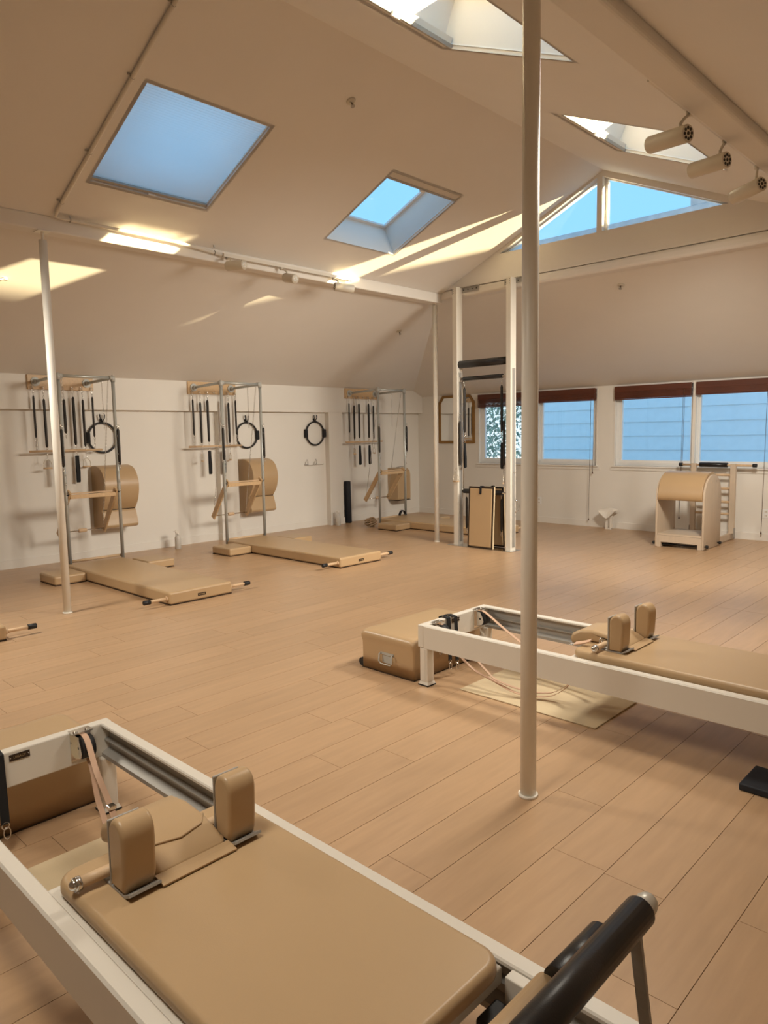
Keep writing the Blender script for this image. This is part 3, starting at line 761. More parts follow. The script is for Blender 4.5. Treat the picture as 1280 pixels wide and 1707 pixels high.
# ------------------------------------------------------------------ wall towers
TD = .70                                           # leg distance from the soffit face
def make_tower():
    t = thing('wall_tower', 'x', 'tower', (PX, 0, 0), group='steel wall towers')
    obj('wall_board', B().box(0, .028, -.385, .385, 2.068, 2.236, bev=.004), M['maple_y'], t, label='wooden wall board')
    for s in (-1, 1):
        y = s * .31
        l = obj('leg', B().cyl((TD, y, 0), (TD, y, 2.172), .0195, 16), M['steel'], t)
        obj('foot_plate', B().cyl((TD, y, 0), (TD, y, .008), .04, 16), M['steel'], l)
        b = B()
        for k in range(9):
            z = 1.62 - k * .105
            b.ring((TD + .024, y, z), .013, .0028, 'y', 10, 4)
        obj('eye_bolt', b, M['chrome'], l)
        a = obj('side_arm', B().cyl((.03, y - s * .01, 2.155), (TD, y, 2.180), .0175, 14), M['steel'], t)
        obj('flange', B().cyl((.028, y - s * .01, 2.155), (.040, y - s * .01, 2.155), .052, 18).cyl((.04, y - s * .01, 2.155), (.10, y - s * .01, 2.158), .026, 14), M['galv'], a)
        obj('corner_fitting', B().cyl((TD, y, 2.135), (TD, y, 2.205), .026, 14).cyl((TD - .04, y, 2.18), (TD, y, 2.18), .025, 14).cyl((TD, y, 2.18), (TD, y - s * .045, 2.18), .025, 14).ball((TD, y, 2.205), .012, 8, 5), M['galv'], l)
    obj('cross_bar', B().cyl((TD, -.31, 2.18), (TD, .31, 2.18), .0175, 14), M['steel'], t)
    obj('floor_bar', B().cyl((TD - .03, -.305, .115), (TD - .03, .305, .115), .016, 12), M['maple'], t, label='pale wooden floor bar')
    # push-through frame: front rail, two arms, rod with grip
    ax0, az0, ax1, az1 = TD + .005, .905, TD - .375, .385
    pf = obj('push_frame', B().box(TD - .012, TD + .012, -.262, .262, .822, .868, bev=.003), M['maple_y'], t, label='wooden push-through frame')
    obj('top_slat', B().box(TD - .04, TD - .022, -.262, .262, .872, .888), M['maple'], pf)
    d = Vector((ax1 - ax0, 0, az1 - az0)).normalized(); nv = Vector((-d.z, 0, d.x))
    for s in (-1, 1):
        y = s * .270; A, C = Vector((ax0, y, az0)), Vector((ax1, y, az1)); q = []
        for yy in (-.010, .010):
            for p, k in ((A, -1), (C, -1), (C, 1), (A, 1)): q.append(p + nv * (.036 * k) + V(0, yy, 0))
        obj('arm', B().hexa(q), M['maple_y'], pf)
        obj('pivot_bolt', B().cyl((TD + .012, y - s * .012, .868), (TD + .012, s * .31, .868), .008, 8), M['black'], pf)
        obj('side_chain', B().chain((TD - .02, s * .262, 2.165), (ax1 + .01, s * .262, az1 + .035)), M['chrome'], t)
    obj('rod', B().cyl((ax1 + .03, -.26, az1 + .03), (ax1 + .03, .26, az1 + .03), .0075, 10), M['chrome'], pf)
    obj('grip', B().tube([(ax1 + .03, -.05, az1 + .03), (ax1 + .03, -.04, az1 + .03), (ax1 + .03, .04, az1 + .03), (ax1 + .03, .05, az1 + .03)], [.017, .023, .023, .017], 12), M['maple'], pf)
    obj('hanging_chain', B().chain((.42, .31, 2.155), (.42, .31, 1.60)), M['chrome'], t)
    obj('hook_eye', B_hooks(), M['chrome'], t)
    return t
SP = [-.345, -.23, -.115, 0, .11, .225, .345]
def B_hooks():
    b = B()
    for y in SP:
        b.cyl((.028, y, 2.098), (.045, y, 2.098), .006, 8); b.ring((.062, y, 2.088), .015, .0035, 'y', 12, 5)
    return b
tower0 = make_tower()
TW = [(3.612, 'steel wall tower with wooden board, partly behind the slim white pole'), (5.690, 'middle steel wall tower with seven dark springs and a wooden frame'), (8.612, 'far steel wall tower nearest the room corner')]
for i, (yc, lb) in enumerate(TW):
    if i == 0: tower0.location = (PX, yc, 0); tower0['label'] = lb
    else: dup(tower0, (PX, yc, 0), lb)

def make_spring(z1, z0, ztop, r, hookz, ym=0):
    """local origin at the hook; hangs down"""
    t = thing('tower_spring', 'x', 'spring', (0, 0, 0))
    b = B().ring((0, 0, -.016), .013, .0026, 'x', 12, 5); 
    if ztop - z1 > .05: b.chain((0, 0, -.03), (0, 0, z1 - ztop + .012), .0026, .03, .014)
    obj('top_hook', b, M['chrome'], t)
    a, c = z1 - ztop, z0 - ztop
    obj('sleeve', B().tube([(0, 0, a + .004), (0, 0, a - .02), (0, 0, (a + c) / 2), (0, 0, c + .02), (0, 0, c - .004)], [r * .55, r, r * 1.05, r, r * .55], 10), M['sleeve'], t)
    obj('snap_clip', B().ring((0, 0, c - .018), .012, .0026, 'x', 12, 5).ring((0, .002, c - .045), .011, .0026, 'y', 12, 5, 1, 1.6), M['chrome'], t)
    return t
ZH = 2.073
proto = {k: make_spring(*v) for k, v in {'bar': (1.990, 1.512, ZH, .012, 0), 'stir': (1.955, 1.400, ZH, .0145, 0), 'strap': (1.985, 1.418, ZH, .0165, 0), 'short': (1.955, 1.560, ZH, .0165, 0), 'leg': (1.595, 1.185, 1.65, .0155, 0)}.items()}
used = set()
ordn = ['first', 'second', 'third', 'fourth', 'fifth', 'sixth', 'seventh']
def put_spring(kind, loc, label, group):
    if kind in used: return dup(proto[kind], loc, label, group=group)
    used.add(kind); p = proto[kind]; p.location = loc; p['label'] = label; p['group'] = group; return p
def make_stirrup():
    t = thing('stirrup_handle', 'x', 'handle', (0, 0, 0))
    b = B().tube([(0, .045 * math.cos(math.radians(a)) * (1.0), -.06 + .048 * math.sin(math.radians(a))) for a in range(0, 181, 15)], .0045, 8)
    b.cyl((0, .045, -.062), (0, .045, -.108), .0045, 8); b.cyl((0, -.045, -.062), (0, -.045, -.108), .0045, 8)
    obj('bow', b, M['lamp'], t)
    obj('grip', B().cyl((0, -.05, -.110), (0, .05, -.110), .010, 10), M['maple'], t)
    obj('link', B().chain((0, 0, .06), (0, 0, -.012), .0024, .026, .012), M['chrome'], t)
    return t
st0 = make_stirrup(); st_used = []
def put_stirrup(loc, label, rz=0):
    if not st_used: st_used.append(1); st0.location = loc; st0['label'] = label; st0['group'] = 'stirrup handles'; st0.rotation_euler = (0, 0, rz); return
    dup(st0, loc, label, group='stirrup handles', rz=rz)
def make_footstrap():
    t = thing('foot_strap', 'x', 'strap', (0, 0, 0))
    obj('webbing', B().ribbon([(.004, 0, -.03), (.008, 0, -.12), (.012, .004, -.22), (.016, -.002, -.34), (.004, -.002, -.352), (-.004, 0, -.33), (-.004, 0, -.16), (0, 0, -.03)], (0, 1, 0), .044, .004), M['black_web'], t)
    obj('ring', B().ring((0, 0, -.012), .014, .0026, 'y', 12, 5).ring((0, 0, .012), .012, .0024, 'x', 12, 5), M['chrome'], t)
    return t
fs0 = make_footstrap(); fs_used = []
def put_footstrap(loc, label, rz=0):
    if not fs_used: fs_used.append(1); fs0.location = loc; fs0['label'] = label; fs0['group'] = 'black foot straps'; fs0.rotation_euler = (0, 0, rz); return
    dup(fs0, loc, label, group='black foot straps', rz=rz)
def make_rollbar():
    t = thing('roll_down_bar', 'x', 'bar', (0, 0, 0))
    obj('dowel', B().cyl((0, -.43, 0), (0, .43, 0), .0135, 12), M['maple'], t)
    for s in (-1, 1): obj('bar_chain', B().chain((0, s * .345, .012), (0, s * .345, .100), .0026, .028, .013), M['chrome'], t)
    return t
rb0 = make_rollbar(); xs_ = PX + .066
for i, (yc, lb) in enumerate(TW):
    who = ('tower behind the slim pole', 'middle tower', 'far corner tower')[i]
    g = 'springs on the ' + who
    for k, y in enumerate(SP):
        kind = ('bar', 'stir', 'strap', 'short', 'strap', 'stir', 'bar')[k]
        if k == 3 and i != 0: continue
        put_spring(kind, (xs_, yc + y, ZH), '%s dark spring from the left on the %s' % (ordn[k if (k < 3 or i == 0) else k - 1], who), g)
    for s, nm in ((-1, 'left'), (1, 'right')):
        put_spring('leg', (PX + TD + .03, yc + s * .325, 1.65), 'dark sleeved spring hung on the %s leg of the %s' % (nm, who), 'leg springs of the wall towers')
    loc = (xs_, yc, 1.352); lbl = 'pale wooden roll-down bar on the ' + who
    if i == 0: rb0.location = loc; rb0['label'] = lbl; rb0['group'] = 'wooden roll-down bars'
    else: dup(rb0, loc, lbl, group='wooden roll-down bars')
    put_stirrup((xs_, yc - .235, 1.262), 'left stirrup handle under the roll-down bar of the ' + who, 0 if i == 0 else 1.2)
    put_stirrup((xs_, yc + .228, 1.262), 'right stirrup handle under the roll-down bar of the ' + who, 0 if i == 0 else 1.2)
    put_footstrap((xs_, yc - .115, 1.318), 'left black foot strap under the roll-down bar of the ' + who)
    put_footstrap((xs_, yc + .115, 1.318), 'right black foot strap under the roll-down bar of the ' + who)
put_footstrap((PX + TD - .04, 5.690 - .300, 1.17), 'black foot strap hung on the left leg of the middle tower', 1.3)

# spine correctors hung on the wall
def make_corrector(loc, label):
    t = thing('spine_corrector', label, 'spine corrector', loc, group='tan spine correctors')
    pts = [(0, 1.150), (.12, 1.152), (.22, 1.130), (.30, 1.075), (.350, .99), (.368, .90), (.355, .80), (.315, .70), (.245, .612), (.232, .600), (.250, .580), (.282, .48), (.300, .412), (.290, .385), (.24, .368), (0, .372)]
    prof = []
    hump = [Vector((*p, 0)) for p in pts[1:9]]; prof.append(pts[0])
    for i in range(len(hump) - 1):
        a, b_, c, d = hump[max(i - 1, 0)], hump[i], hump[i + 1], hump[min(i + 2, len(hump) - 1)]
        for k in range(4):
            u = k / 4; q = .5 * ((2 * b_) + (c - a) * u + (2 * a - 5 * b_ + 4 * c - d) * u * u + (3 * b_ - a - 3 * c + d) * u ** 3); prof.append((q.x, q.y))
    prof += pts[8:]
    b = B().prism(prof, 'y', 0, .445, bev=.008, seg=2, smooth=False)
    o = obj('padded_shell', b, M['vinyl'], t); soften(o)
    obj('seam', B().tube([(.248, .012, .603), (.240, .22, .602), (.248, .433, .603)], .0035, 5), M['plate_brown'], t)
    return t
c0 = make_corrector((XW, 3.957, 0), 'tan spine corrector hung on the wall behind the right leg of the first tower')
dup(c0, (XW, 6.155, 0), 'tan spine corrector hung on the wall behind the middle tower')
t = thing('padded_wall_box', 'tan boxy cushion hung on the wall behind the far corner tower', 'cushion', (XW, 9.335, 0))
prof = [(0, .30), (.24, .30), (.25, .33), (.25, .74), (.235, .81), (.18, .86), (0, .87)]
soften(obj('pad', B().prism(prof, 'y', 0, .34, bev=.012, seg=2), M['vinyl'], t))
obj('base_edge', B().box(.002, .246, .004, .336, .290, .301), M['plate_brown'], t)
obj('strap', B().ribbon([(.10, .12, .872), (.14, .20, .892), (.16, .30, .878)], (1, -1, 0), .03, .005), M['black_web'], t)
# small things on the far mat
t = thing('strap_loop', 'small black looped strap lying on the far tower mat', 'strap', (-8.06, 8.84, .118))
obj('loop', B().ribbon([(0, -.075, .004), (0, -.045, .06), (0, .0, .085), (0, .045, .06), (0, .075, .004)], (1, 0, 0), .05, .007), M['black_web'], t)
t = thing('rope_coil', 'tan coil of rope on the floor beside the far tower leg', 'rope', (-8.08, 8.11, 0))
b = B(); pts = []
for i in range(70):
    a = i * .42; r_ = .085 - .02 * math.sin(i * .21); pts.append((r_ * math.cos(a) * .8, r_ * math.sin(a), .014 + i * .0018 + .012 * math.sin(i * .9)))
obj('coil', B().tube(pts, .013, 6), M['rope'], t)

# rings on wall hooks
def make_ring(loc, label, hook_label, src=[]):
    if src:
        dup(src[0], loc, label); dup(src[1], (loc[0] , loc[1], loc[2] + .195), hook_label); return
    t = thing('resistance_ring', label, 'ring', loc, group='black resistance rings')
    obj('hoop', B().ring((.030, 0, 0), .185, .0135, 'x', 36, 8), M['black'], t)
    for s in (-1, 1):
        soften(obj('pad', B().box(.006, .054, s * .19 - .028, s * .19 + .028, -.068, .068, bev=.014, seg=3), M['black_web'], t))
    h = thing('wall_hook', hook_label, 'hook', (loc[0], loc[1], loc[2] + .195), group='double wall hooks')
    obj('backplate', B().cyl((0, 0, .03), (.008, 0, .03), .018, 14), M['black'], h)
    for s in (-1, 1):
        obj('prong', B().tube([(.006, 0, .03), (.03, s * .012, .012), (.05, s * .028, .05), (.046, s * .030, .085), (.044, s * .030, .098)], [.008, .008, .008, .010, .006], 8), M['black'], h)
    obj('cradle', B().tube([(.006, 0, .03), (.02, 0, 0), (.04, 0, -.001), (.055, 0, .012)], .009, 8), M['black'], h)
    src += [t, h]
make_ring((XW, 4.123, 1.498), 'black exercise ring with two grips behind the first tower', 'double black wall hook hidden behind the first tower chains')
make_ring((XW, 6.310, 1.495), 'black exercise ring hanging behind the middle tower', 'double black wall hook above the ring of the middle tower')
make_ring((XW, 7.635, 1.505), 'black exercise ring hanging alone on the open white wall', 'double black wall hook holding the ring on the open wall')
for i, y in enumerate((7.455, 7.640)):
    t = thing('wire_hook', ('left' if i == 0 else 'right') + ' small wire handle hook on the wall under the lone ring', 'hook', (XW, y, 1.01), group='wire handle hooks')
    obj('wire', B().tube([(.004, -.035, .0), (.02, -.02, .05), (.025, .0, .085), (.02, .02, .05), (.004, .03, .0)], .004, 6), M['chrome'], t)
    obj('arm', B().tube([(.004, -.04, .0), (.06, .03, -.008), (.10, .09, -.004), (.105, .095, .012)], .0045, 6), M['chrome'], t)
    obj('mount', B().box(0, .006, -.045, .04, -.012, .010), M['chrome'], t)
# spray bottles and the foam roller
def make_bottle(loc, label):
    t = thing('spray_bottle', label, 'bottle', loc, group='white spray bottles')
    obj('body', B().tube([(0, 0, 0), (0, 0, .004), (0, 0, .15), (0, 0, .175), (0, 0, .195)], [.036, .040, .040, .030, .014], 18), M['bottle'], t)
    obj('neck', B().cyl((0, 0, .192), (0, 0, .215), .016, 14), M['paper'], t)
    obj('spray_head', B().box(-.014, .014, -.030, .020, .215, .250, bev=.005).box(-.006, .006, -.05, -.028, .232, .246).hexa([(-.005, -.034, .17), (.005, -.034, .17), (.005, -.026, .17), (-.005, -.026, .17), (-.005, -.026, .216), (.005, -.026, .216), (.005, -.016, .216), (-.005, -.016, .216)]), M['paper'], t)
    return t
b0 = make_bottle((-8.60, 4.965, 0), 'white spray bottle on the floor between the first and middle towers')
dup(b0, (-8.63, 7.91, 0), 'white spray bottle on the floor beside the dark foam roller')
t = thing('foam_roller', 'dark upright foam roller leaning at the wall by the far tower', 'roller', (-8.775, 8.275, 0))
obj('core', B().tube([(0, 0, 0), (0, 0, .006), (-.004, -.008, .69), (-.004, -.008, .70)], [.052, .056, .056, .050], 24), M['navy'], t)

# tall two-post tower fixed to the back beam
pg = thing('guillotine_tower', 'tall white two-post exercise tower fixed to the back beam', 'tower', (-5.44, 7.45, 0))
for x0, x1 in ((-5.876, -5.806), (-5.057, -4.988)):
    l = obj('post', B().box(x0 + 5.44, x1 + 5.44, 0, .117, .008, 3.325, bev=.004), M['white_metal'], pg)
    b = B()
    for zz in (3.30, 3.275, 3.25):
        for xx in (x0 + .018, x1 - .018): b.cyl((xx + 5.44, -.003, zz), (xx + 5.44, .001, zz), .004, 6)
    obj('bolt', b, M['black'], l)
    obj('slide_track', B().box(x1 + 5.44, x1 + 5.448, .035, .085, .05, 2.25), M['alu'], l)
for x0, x1 in ((-5.966, -5.876), (-5.806, -5.54), (-5.155, -5.057), (-4.988, -4.86)):
    br = obj('beam_bracket', B().box(x0 + 5.44, x1 + 5.44, .108, .120, 3.262, 3.318).box(x0 + 5.44, x1 + 5.44, .075, .120, 3.318, 3.324), M['alu'], pg)
    b = B()
    n = max(2, int((x1 - x0) / .06))
    for i in range(n): b.cyl((x0 + (x1 - x0) * (i + .5) / n + 5.44, .104, 3.29), (x0 + (x1 - x0) * (i + .5) / n + 5.44, .109, 3.29), .008, 8)
    obj('bolt', b, M['black'], br)
obj('base_plate', B().box(-.51, .50, -.06, .16, 0, .008, bev=.002), M['chrome'], pg, label='bright metal base plate')
obj('head_roll', B().tube([(-.366, .06, 2.352), (.383, .06, 2.352)], .048, 20), M['black_vinyl'], pg, label='thick black padded head roll')
bb = obj('upper_bar', B().cyl((-.366, .05, 2.168), (.383, .05, 2.168), .011, 12), M['chrome'], pg)
obj('sleeve', B().cyl((-.300, .05, 2.168), (.302, .05, 2.168), .026, 16), M['black_vinyl'], bb)
for s in (-.35, .366): obj('guide_block', B().box(s - .022, s + .018, .03, .07, 2.13, 2.19, bev=.004), M['chrome'], bb)
lb_ = obj('lower_bar', B().cyl((-.366, .09, .718), (.383, .09, .718), .010, 12), M['chrome'], pg)
obj('sleeve', B().cyl((-.335, .09, .718), (.275, .09, .718), .030, 16), M['black_vinyl'], lb_)
for x in (-.392, -.33, .365):
    obj('guide_rod', B().cyl((x, .07, .75), (x, .07, 2.15), .007, 8), M['chrome'], pg)
obj('side_handle', B().tube([(.455, .09, .645), (.480, .13, .62), (.480, .145, .565), (.480, .13, .51), (.455, .09, .485)], .006, 8), M['chrome'], pg)
obj('side_hook', B().tube([(.455, .055, .99), (.475, .055, .985), (.48, .075, .99), (.475, .085, 1.0)], .004, 6), M['chrome'], pg)
gx = lambda x: x
for x, k, lbl in ((-5.730, 'strap', 'dark spring hung from the black upper bar on the left of the two-post tower'), (-5.134, 'strap', 'dark spring hung from the black upper bar on the right of the two-post tower')):
    put_spring(k, (x if x < -5.5 else -5.156, 7.505, 2.140), lbl, 'springs on the two-post tower')
put_spring('stir', (-5.779, 7.472, 1.74), 'dark spring hung along the left post of the two-post tower', 'springs on the two-post tower')
put_spring('stir', (-5.112, 7.492, 1.74), 'dark spring hung along the right post of the two-post tower', 'springs on the two-post tower')
put_footstrap((-5.730, 7.505, 1.375), 'black foot strap hung at the left between the two tall posts', .15)
put_footstrap((-5.158, 7.515, 1.375), 'black foot strap hung at the right between the two tall posts', 1.45)
put_stirrup((-5.815, 7.425, .960), 'white stirrup handle hung by the left post of the two-post tower', -PI / 2)
put_stirrup((-5.118, 7.492, .960), 'stirrup handle hung by the right post of the two-post tower', .5)
put_spring('leg', (-5.745, 7.56, .690), 'dark spring hung low on the left behind the standing tan board', 'springs on the two-post tower')
put_spring('leg', (-5.195, 7.56, .690), 'dark spring hung low on the right behind the standing tan board', 'springs on the two-post tower')
def padded_board(loc, w, h, lean, label):
    t = thing('padded_board', label, 'board', loc, group='standing padded boards')
    t.rotation_euler = (lean, 0, 0)
    obj('core', B().box(-w / 2, w / 2, 0, .035, 0, h, bev=.005), M['cream'], t)
    soften(obj('pad', B().box(-w / 2 + .022, w / 2 - .022, -.012, .006, .024, h - .024, bev=.006, seg=2), M['vinyl'], t))
    b = B()
    for q in ((-w / 2, -w / 2 + .020, 0, h), (w / 2 - .020, w / 2, 0, h)): b.box(q[0], q[1], -.004, .003, q[2], q[3])
    b.box(-w / 2 + .02, w / 2 - .02, -.004, .003, h - .022, h); b.box(-w / 2 + .02, w / 2 - .02, -.004, .003, 0, .018)
    obj('edging', b, M['plate_brown'], t, label='dark brown edging')
    obj('strap_tab', B().ribbon([(0, .042, h - .02), (0, .030, h + .008), (0, -.004, h + .008), (0, -.016, h - .01), (0, -.016, h - .095)], (1, 0, 0), .030, .005), M['black_web'], t)
    return t
padded_board((-5.408, 7.385, .012), .385, .785, -.05, 'tan padded board with dark edging standing between the two tall posts')
padded_board((-5.370, 7.640, .012), .34, .775, .04, 'second tan padded board standing behind the dark edged one')

# mirror
t = thing('wall_mirror', 'gilt framed mirror with cut corners on the back wall', 'mirror', (-7.953, YB, 1.29))
hw, hh, c1, c2 = .403, .842, .10, .125
out = [(-hw, 0), (hw, 0), (hw, hh - c2), (hw - c1, hh), (-hw + c1, hh), (-hw, hh - c2)]
k = .045
inn = [(-hw + k, k), (hw - k, k), (hw - k, hh - c2 - k * .3), (hw - c1 - k * .3, hh - k), (-hw + c1 + k * .3, hh - k), (-hw + k, hh - c2 - k * .3)]
for i in range(6):
    j = (i + 1) % 6
    P4 = [out[i], out[j], inn[j], inn[i]]
    b = B(); b.hexa([(p[0], -.004, p[1]) for p in P4] + [(p[0] * .998, -.028, p[1]) for p in P4])
    obj('frame_rail', b, M['gold'], t)
obj('mirror_glass', B().prism([(p[0] * 1.02, p[1]) for p in inn], 'y', -.014, -.006), M['mirror'], t)
obj('backing', B().prism(inn, 'y', -.006, 0), M['maple'], t)

def outlet(x, z, label):
    t = thing('wall_outlet', label, 'outlet', (x, YB, z), group='white wall outlets')
    obj('cover_plate', B().box(-.038, .038, -.007, 0, -.06, .06, bev=.003), M['upvc'], t)
    for s in (-1, 1):
        f = obj('socket', B().box(-.018, .018, -.010, -.006, s * .026 - .016, s * .026 + .016, bev=.003), M['paper'], t)
        obj('slot', B().box(-.009, -.006, -.0105, -.0095, s * .026 - .006, s * .026 + .006).box(.006, .009, -.0105, -.0095, s * .026 - .006, s * .026 + .006), M['black'], f)
outlet(-6.262, .350, 'white wall outlet just right of the large white pole')
outlet(-2.862, .357, 'white wall outlet at the right picture edge below the last window')

# small white stand with a bent card on top
t = thing('door_stop_stand', 'small white stand with a bent white cap at the back wall', 'stand', (-4.985, 10.06, 0))
b = B()
for s in (-1, 1): b.box(s * .034 - .016, s * .034 + .016, -.02, .02, 0, .20, bev=.004)
b.box(-.05, .05, -.03, .03, 0, .012)
obj('post', b, M['paper'], t)
b = B(); n = 10; rows = []
for i in range(n + 1):
    u = -1 + 2 * i / n; x = u * .125
    zf = .165 + .105 * abs(u) ** 1.3; zb = .31 - .035 * u * u
    rows.append([(x, -.10, zf), (x, -.05, (zf + zb) / 2 + .012), (x, .06, zb)])
for i in range(n):
    for j in range(2):
        a, c_, d_, e2 = rows[i][j], rows[i + 1][j], rows[i + 1][j + 1], rows[i][j + 1]
        b.hexa([a, c_, d_, e2, *[(p[0], p[1], p[2] + .006) for p in (a, c_, d_, e2)]])
obj('cap', b, M['paper'], t)

# ladder barrel
lb = thing('ladder_barrel', 'tan ladder barrel with pale wooden sides under the right window', 'barrel', (-3.49, 9.20, 0))
prof = [(-.285, .005), (.285, .005), (.285, .64)] + [(-.0 + .285 * math.cos(math.radians(a)), .64 + .275 * math.sin(math.radians(a))) for a in range(10, 171, 10)] + [(-.285, .64)]
for x0 in (-.300, .275):
    sp_ = obj('side_panel', B().prism(prof, 'x', x0, x0 + .025, bev=.003), M['birch'], lb, label='pale wooden side panel')
    b = B(); xx = x0 + .0255 if x0 > 0 else x0 - .0005
    for yy, zz in ((-.06, .83), (.10, .83), (-.20, .62), (.20, .62), (-.22, .06), (-.18, .09)): b.cyl((xx - .001, yy, zz), (xx + .002, yy, zz), .006, 8)
    obj('bolt', b, M['chrome'], sp_)
ap = [(-.300, .60), (-.300, .66)] + [(.300 * math.cos(math.radians(a)), .66 + .290 * math.sin(math.radians(a))) for a in range(170, 9, -10)] + [(.300, .66), (.300, .60), (.25, .60), (.25, .66)] + [(.25 * math.cos(math.radians(a)), .66 + .24 * math.sin(math.radians(a))) for a in range(20, 161, 14)] + [(-.25, .66), (-.25, .60)]
soften(obj('barrel_pad', B().prism(ap, 'x', -.274, .274, bev=.010, seg=2, smooth=True), M['vinyl'], lb, label='arched tan vinyl barrel pad'))
obj('shelf', B().box(-.275, .275, -.27, .27, .150, .172), M['birch'], lb)
obj('front_board', B().box(-.275, .275, -.285, -.262, .066, .148), M['birch'], lb)
for sx in (-1, 1):
    obj('foot_block', B().box(sx * .252 - .025, sx * .252 + .025, -.284, -.22, .002, .066), M['birch'], lb)
    obj('base_runner', B().box(sx * .245 - .018, sx * .245 + .018, -.21, .93, .010, .088, bev=.003), M['birch'], lb)
obj('slide_rod', B().cyl((-.24, -.24, .035), (.24, -.24, .035), .010, 10), M['black'], lb)
for y, s in ((-.245, 1), (.20, 1), (-.245, -1)):
    obj('clamp_knob', B().tube([(s * .298, y, .045), (s * .318, y, .045), (s * .320, y, .045), (s * .342, y, .045)], [.008, .008, .022, .020], 12), M['black'], lb)
for sx in (-1, 1):
    obj('upright', B().box(sx * .255 - .034, sx * .255 + .034, .81, .86, .085, 1.01, bev=.004), M['birch'], lb)
    obj('corner_plate', B().box(sx * .255 + sx * .034, sx * .255 + sx * .037, .80, .87, .02, .16), M['alu'], lb)
for z in (.86, .68, .50, .34):
    obj('rung', B().cyl((-.225, .835, z), (.225, .835, z), .017, 12), M['maple'], lb)
tb = obj('top_bar', B().cyl((-.435, .835, .990), (.515, .835, .990), .014, 12), M['maple'], lb)
obj('sleeve', B().cyl((-.180, .835, .992), (.180, .835, .992), .032, 18), M['black_vinyl'], tb)
for x in (-.435, .515): obj('end_cap', B().cyl((x - .024, .835, .990), (x + .024, .835, .990), .024, 12), M['black'], tb)

# ------------------------------------------------------------------ ceiling fittings
def track_lamp(rear, front, foot, label, rail):
    rear, front, foot = Vector(rear), Vector(front), Vector(foot)
    t = thing('track_spotlight', label, 'lamp', foot, group='white cylinder spotlights')
    a, c = rear - foot, front - foot; d = (c - a).normalized(); L_ = (c - a).length
    obj('housing', B().tube([a, a + d * .004, a + d * (L_ - .003), c, c - d * .002, c - d * .012], [.043, .046, .046, .045, .040, .039], 28, cap=True), M['lamp'], t)
    u = d.cross(V(0, 0, 1)).normalized(); w = u.cross(d)
    b = B(); b.cyl(c - d * .006, c - d * .004, .036, 20)
    for k in range(6):
        an = k * PI / 3; q = c - d * .003 + (u * math.cos(an) + w * math.sin(an)) * .02; b.ball(q, .009, 8, 4)
    obj('lens', b, M['lens'], t)
    b = B()
    for k in range(8):
        an = k * PI / 4 + .2; q = a - d * .0015 + (u * math.cos(an) + w * math.sin(an)) * .027; b.cyl(q, q + d * .002, .009, 8)
    b.cyl(a - d * .0015, a + d * .001, .010, 8)
    obj('vent_hole', b, M['black'], t)
    m = a + d * L_ * .20 + V(0, 0, .040)
    obj('yoke', B().tube([m, m + V(0, 0, .022), m * .55 + V(0, 0, .012), m * .25 + V(0, 0, -.004), V(0, 0, -.010)], [.009, .009, .008, .008, .010], 10), M['lamp'], t)
    obj('adapter', B().cyl((0, 0, -.022), (0, 0, 0), .020, 14), M['lamp'], t)
    return t
track_lamp((-6.03, 4.155, 3.125), (-5.835, 4.215, 3.115), (-6.085, 4.20, 3.222), 'white cylinder spotlight nearest the conduit on the left beam track', 0)
track_lamp((-6.04, 4.870, 3.118), (-5.885, 4.880, 3.080), (-6.085, 4.86, 3.222), 'middle white cylinder spotlight on the left beam track', 0)
track_lamp((-6.035, 5.560, 3.118), (-5.945, 5.760, 3.100), (-6.085, 5.60, 3.222), 'white cylinder spotlight glowing in the sun on the left beam track', 0)
track_lamp((-1.588, 4.035, 3.050), (-1.830, 4.110, 3.075), (-1.644, 4.19, 3.222), 'nearest white cylinder spotlight under the right beam, in front of the bright skylight', 1)
track_lamp((-1.575, 4.588, 3.050), (-1.805, 4.655, 3.060), (-1.644, 4.75, 3.222), 'middle white cylinder spotlight of the three under the right beam', 1)
track_lamp((-1.563, 5.194, 3.050), (-1.770, 5.296, 3.030), (-1.644, 5.36, 3.222), 'white cylinder spotlight at the right picture edge beside the gable glass', 1)
track_lamp((-7.00, 2.36, 2.84), (-7.02, 2.14, 2.77), (-7.03, 2.47, zc(-7.03) - .002), 'white spotlight on the sunlit slope at the left picture edge', 2)
def rail(x, y0, y1, z, label):
    t = thing('track_rail', label, 'track', (x, (y0 + y1) / 2, z), group='lighting track rails')
    h = (y1 - y0) / 2
    obj('channel', B().box(-.018, -.006, -h, h, 0, .024).box(.006, .018, -h, h, 0, .024).box(-.018, .018, -h, h, .024, .030), M['white_metal'], t)
    obj('slot', B().box(-.006, .006, -h + .002, h - .002, .004, .023), M['black'], t)
    obj('end_cap', B().box(-.019, .019, -h - .012, -h, -.002, .031).box(-.019, .019, h, h + .012, -.002, .031), M['white_metal'], t)
rail(-6.085, 4.16, 5.86, 3.222, 'white track rail with a black slot along the left beam')
rail(-1.644, 3.70, 7.0, 3.222, 'white track rail tucked under the right beam')
t = thing('conduit', 'thin conduit pipe running down the ceiling and along the left beam', 'pipe', (-6.10, 2.56, 3.295))
pts = [(x + 6.10, 0, zc(x) - .022 - 3.295) for x in (-3.95, -4.6, -5.2, -5.8, -6.05)] + [(0, .004, -.004), (.004, .03, -.010), (.004, .5, -.012), (.004, 1.1, -.02), (.004, 1.60, -.055)]
obj('pipe', B().tube(pts, .0145, 12), M['white_metal'], t)
for x in (-4.17, -4.72, -5.41, -5.95):
    p = (x + 6.10, 0, zc(x) - .022 - 3.295)
    obj('pipe_clip', B().ring(p, .0158, .0025, 'x', 12, 4).box(p[0] - .006, p[0] + .006, -.038, -.016, p[2] + .004, p[2] + .014), M['alu'], t)
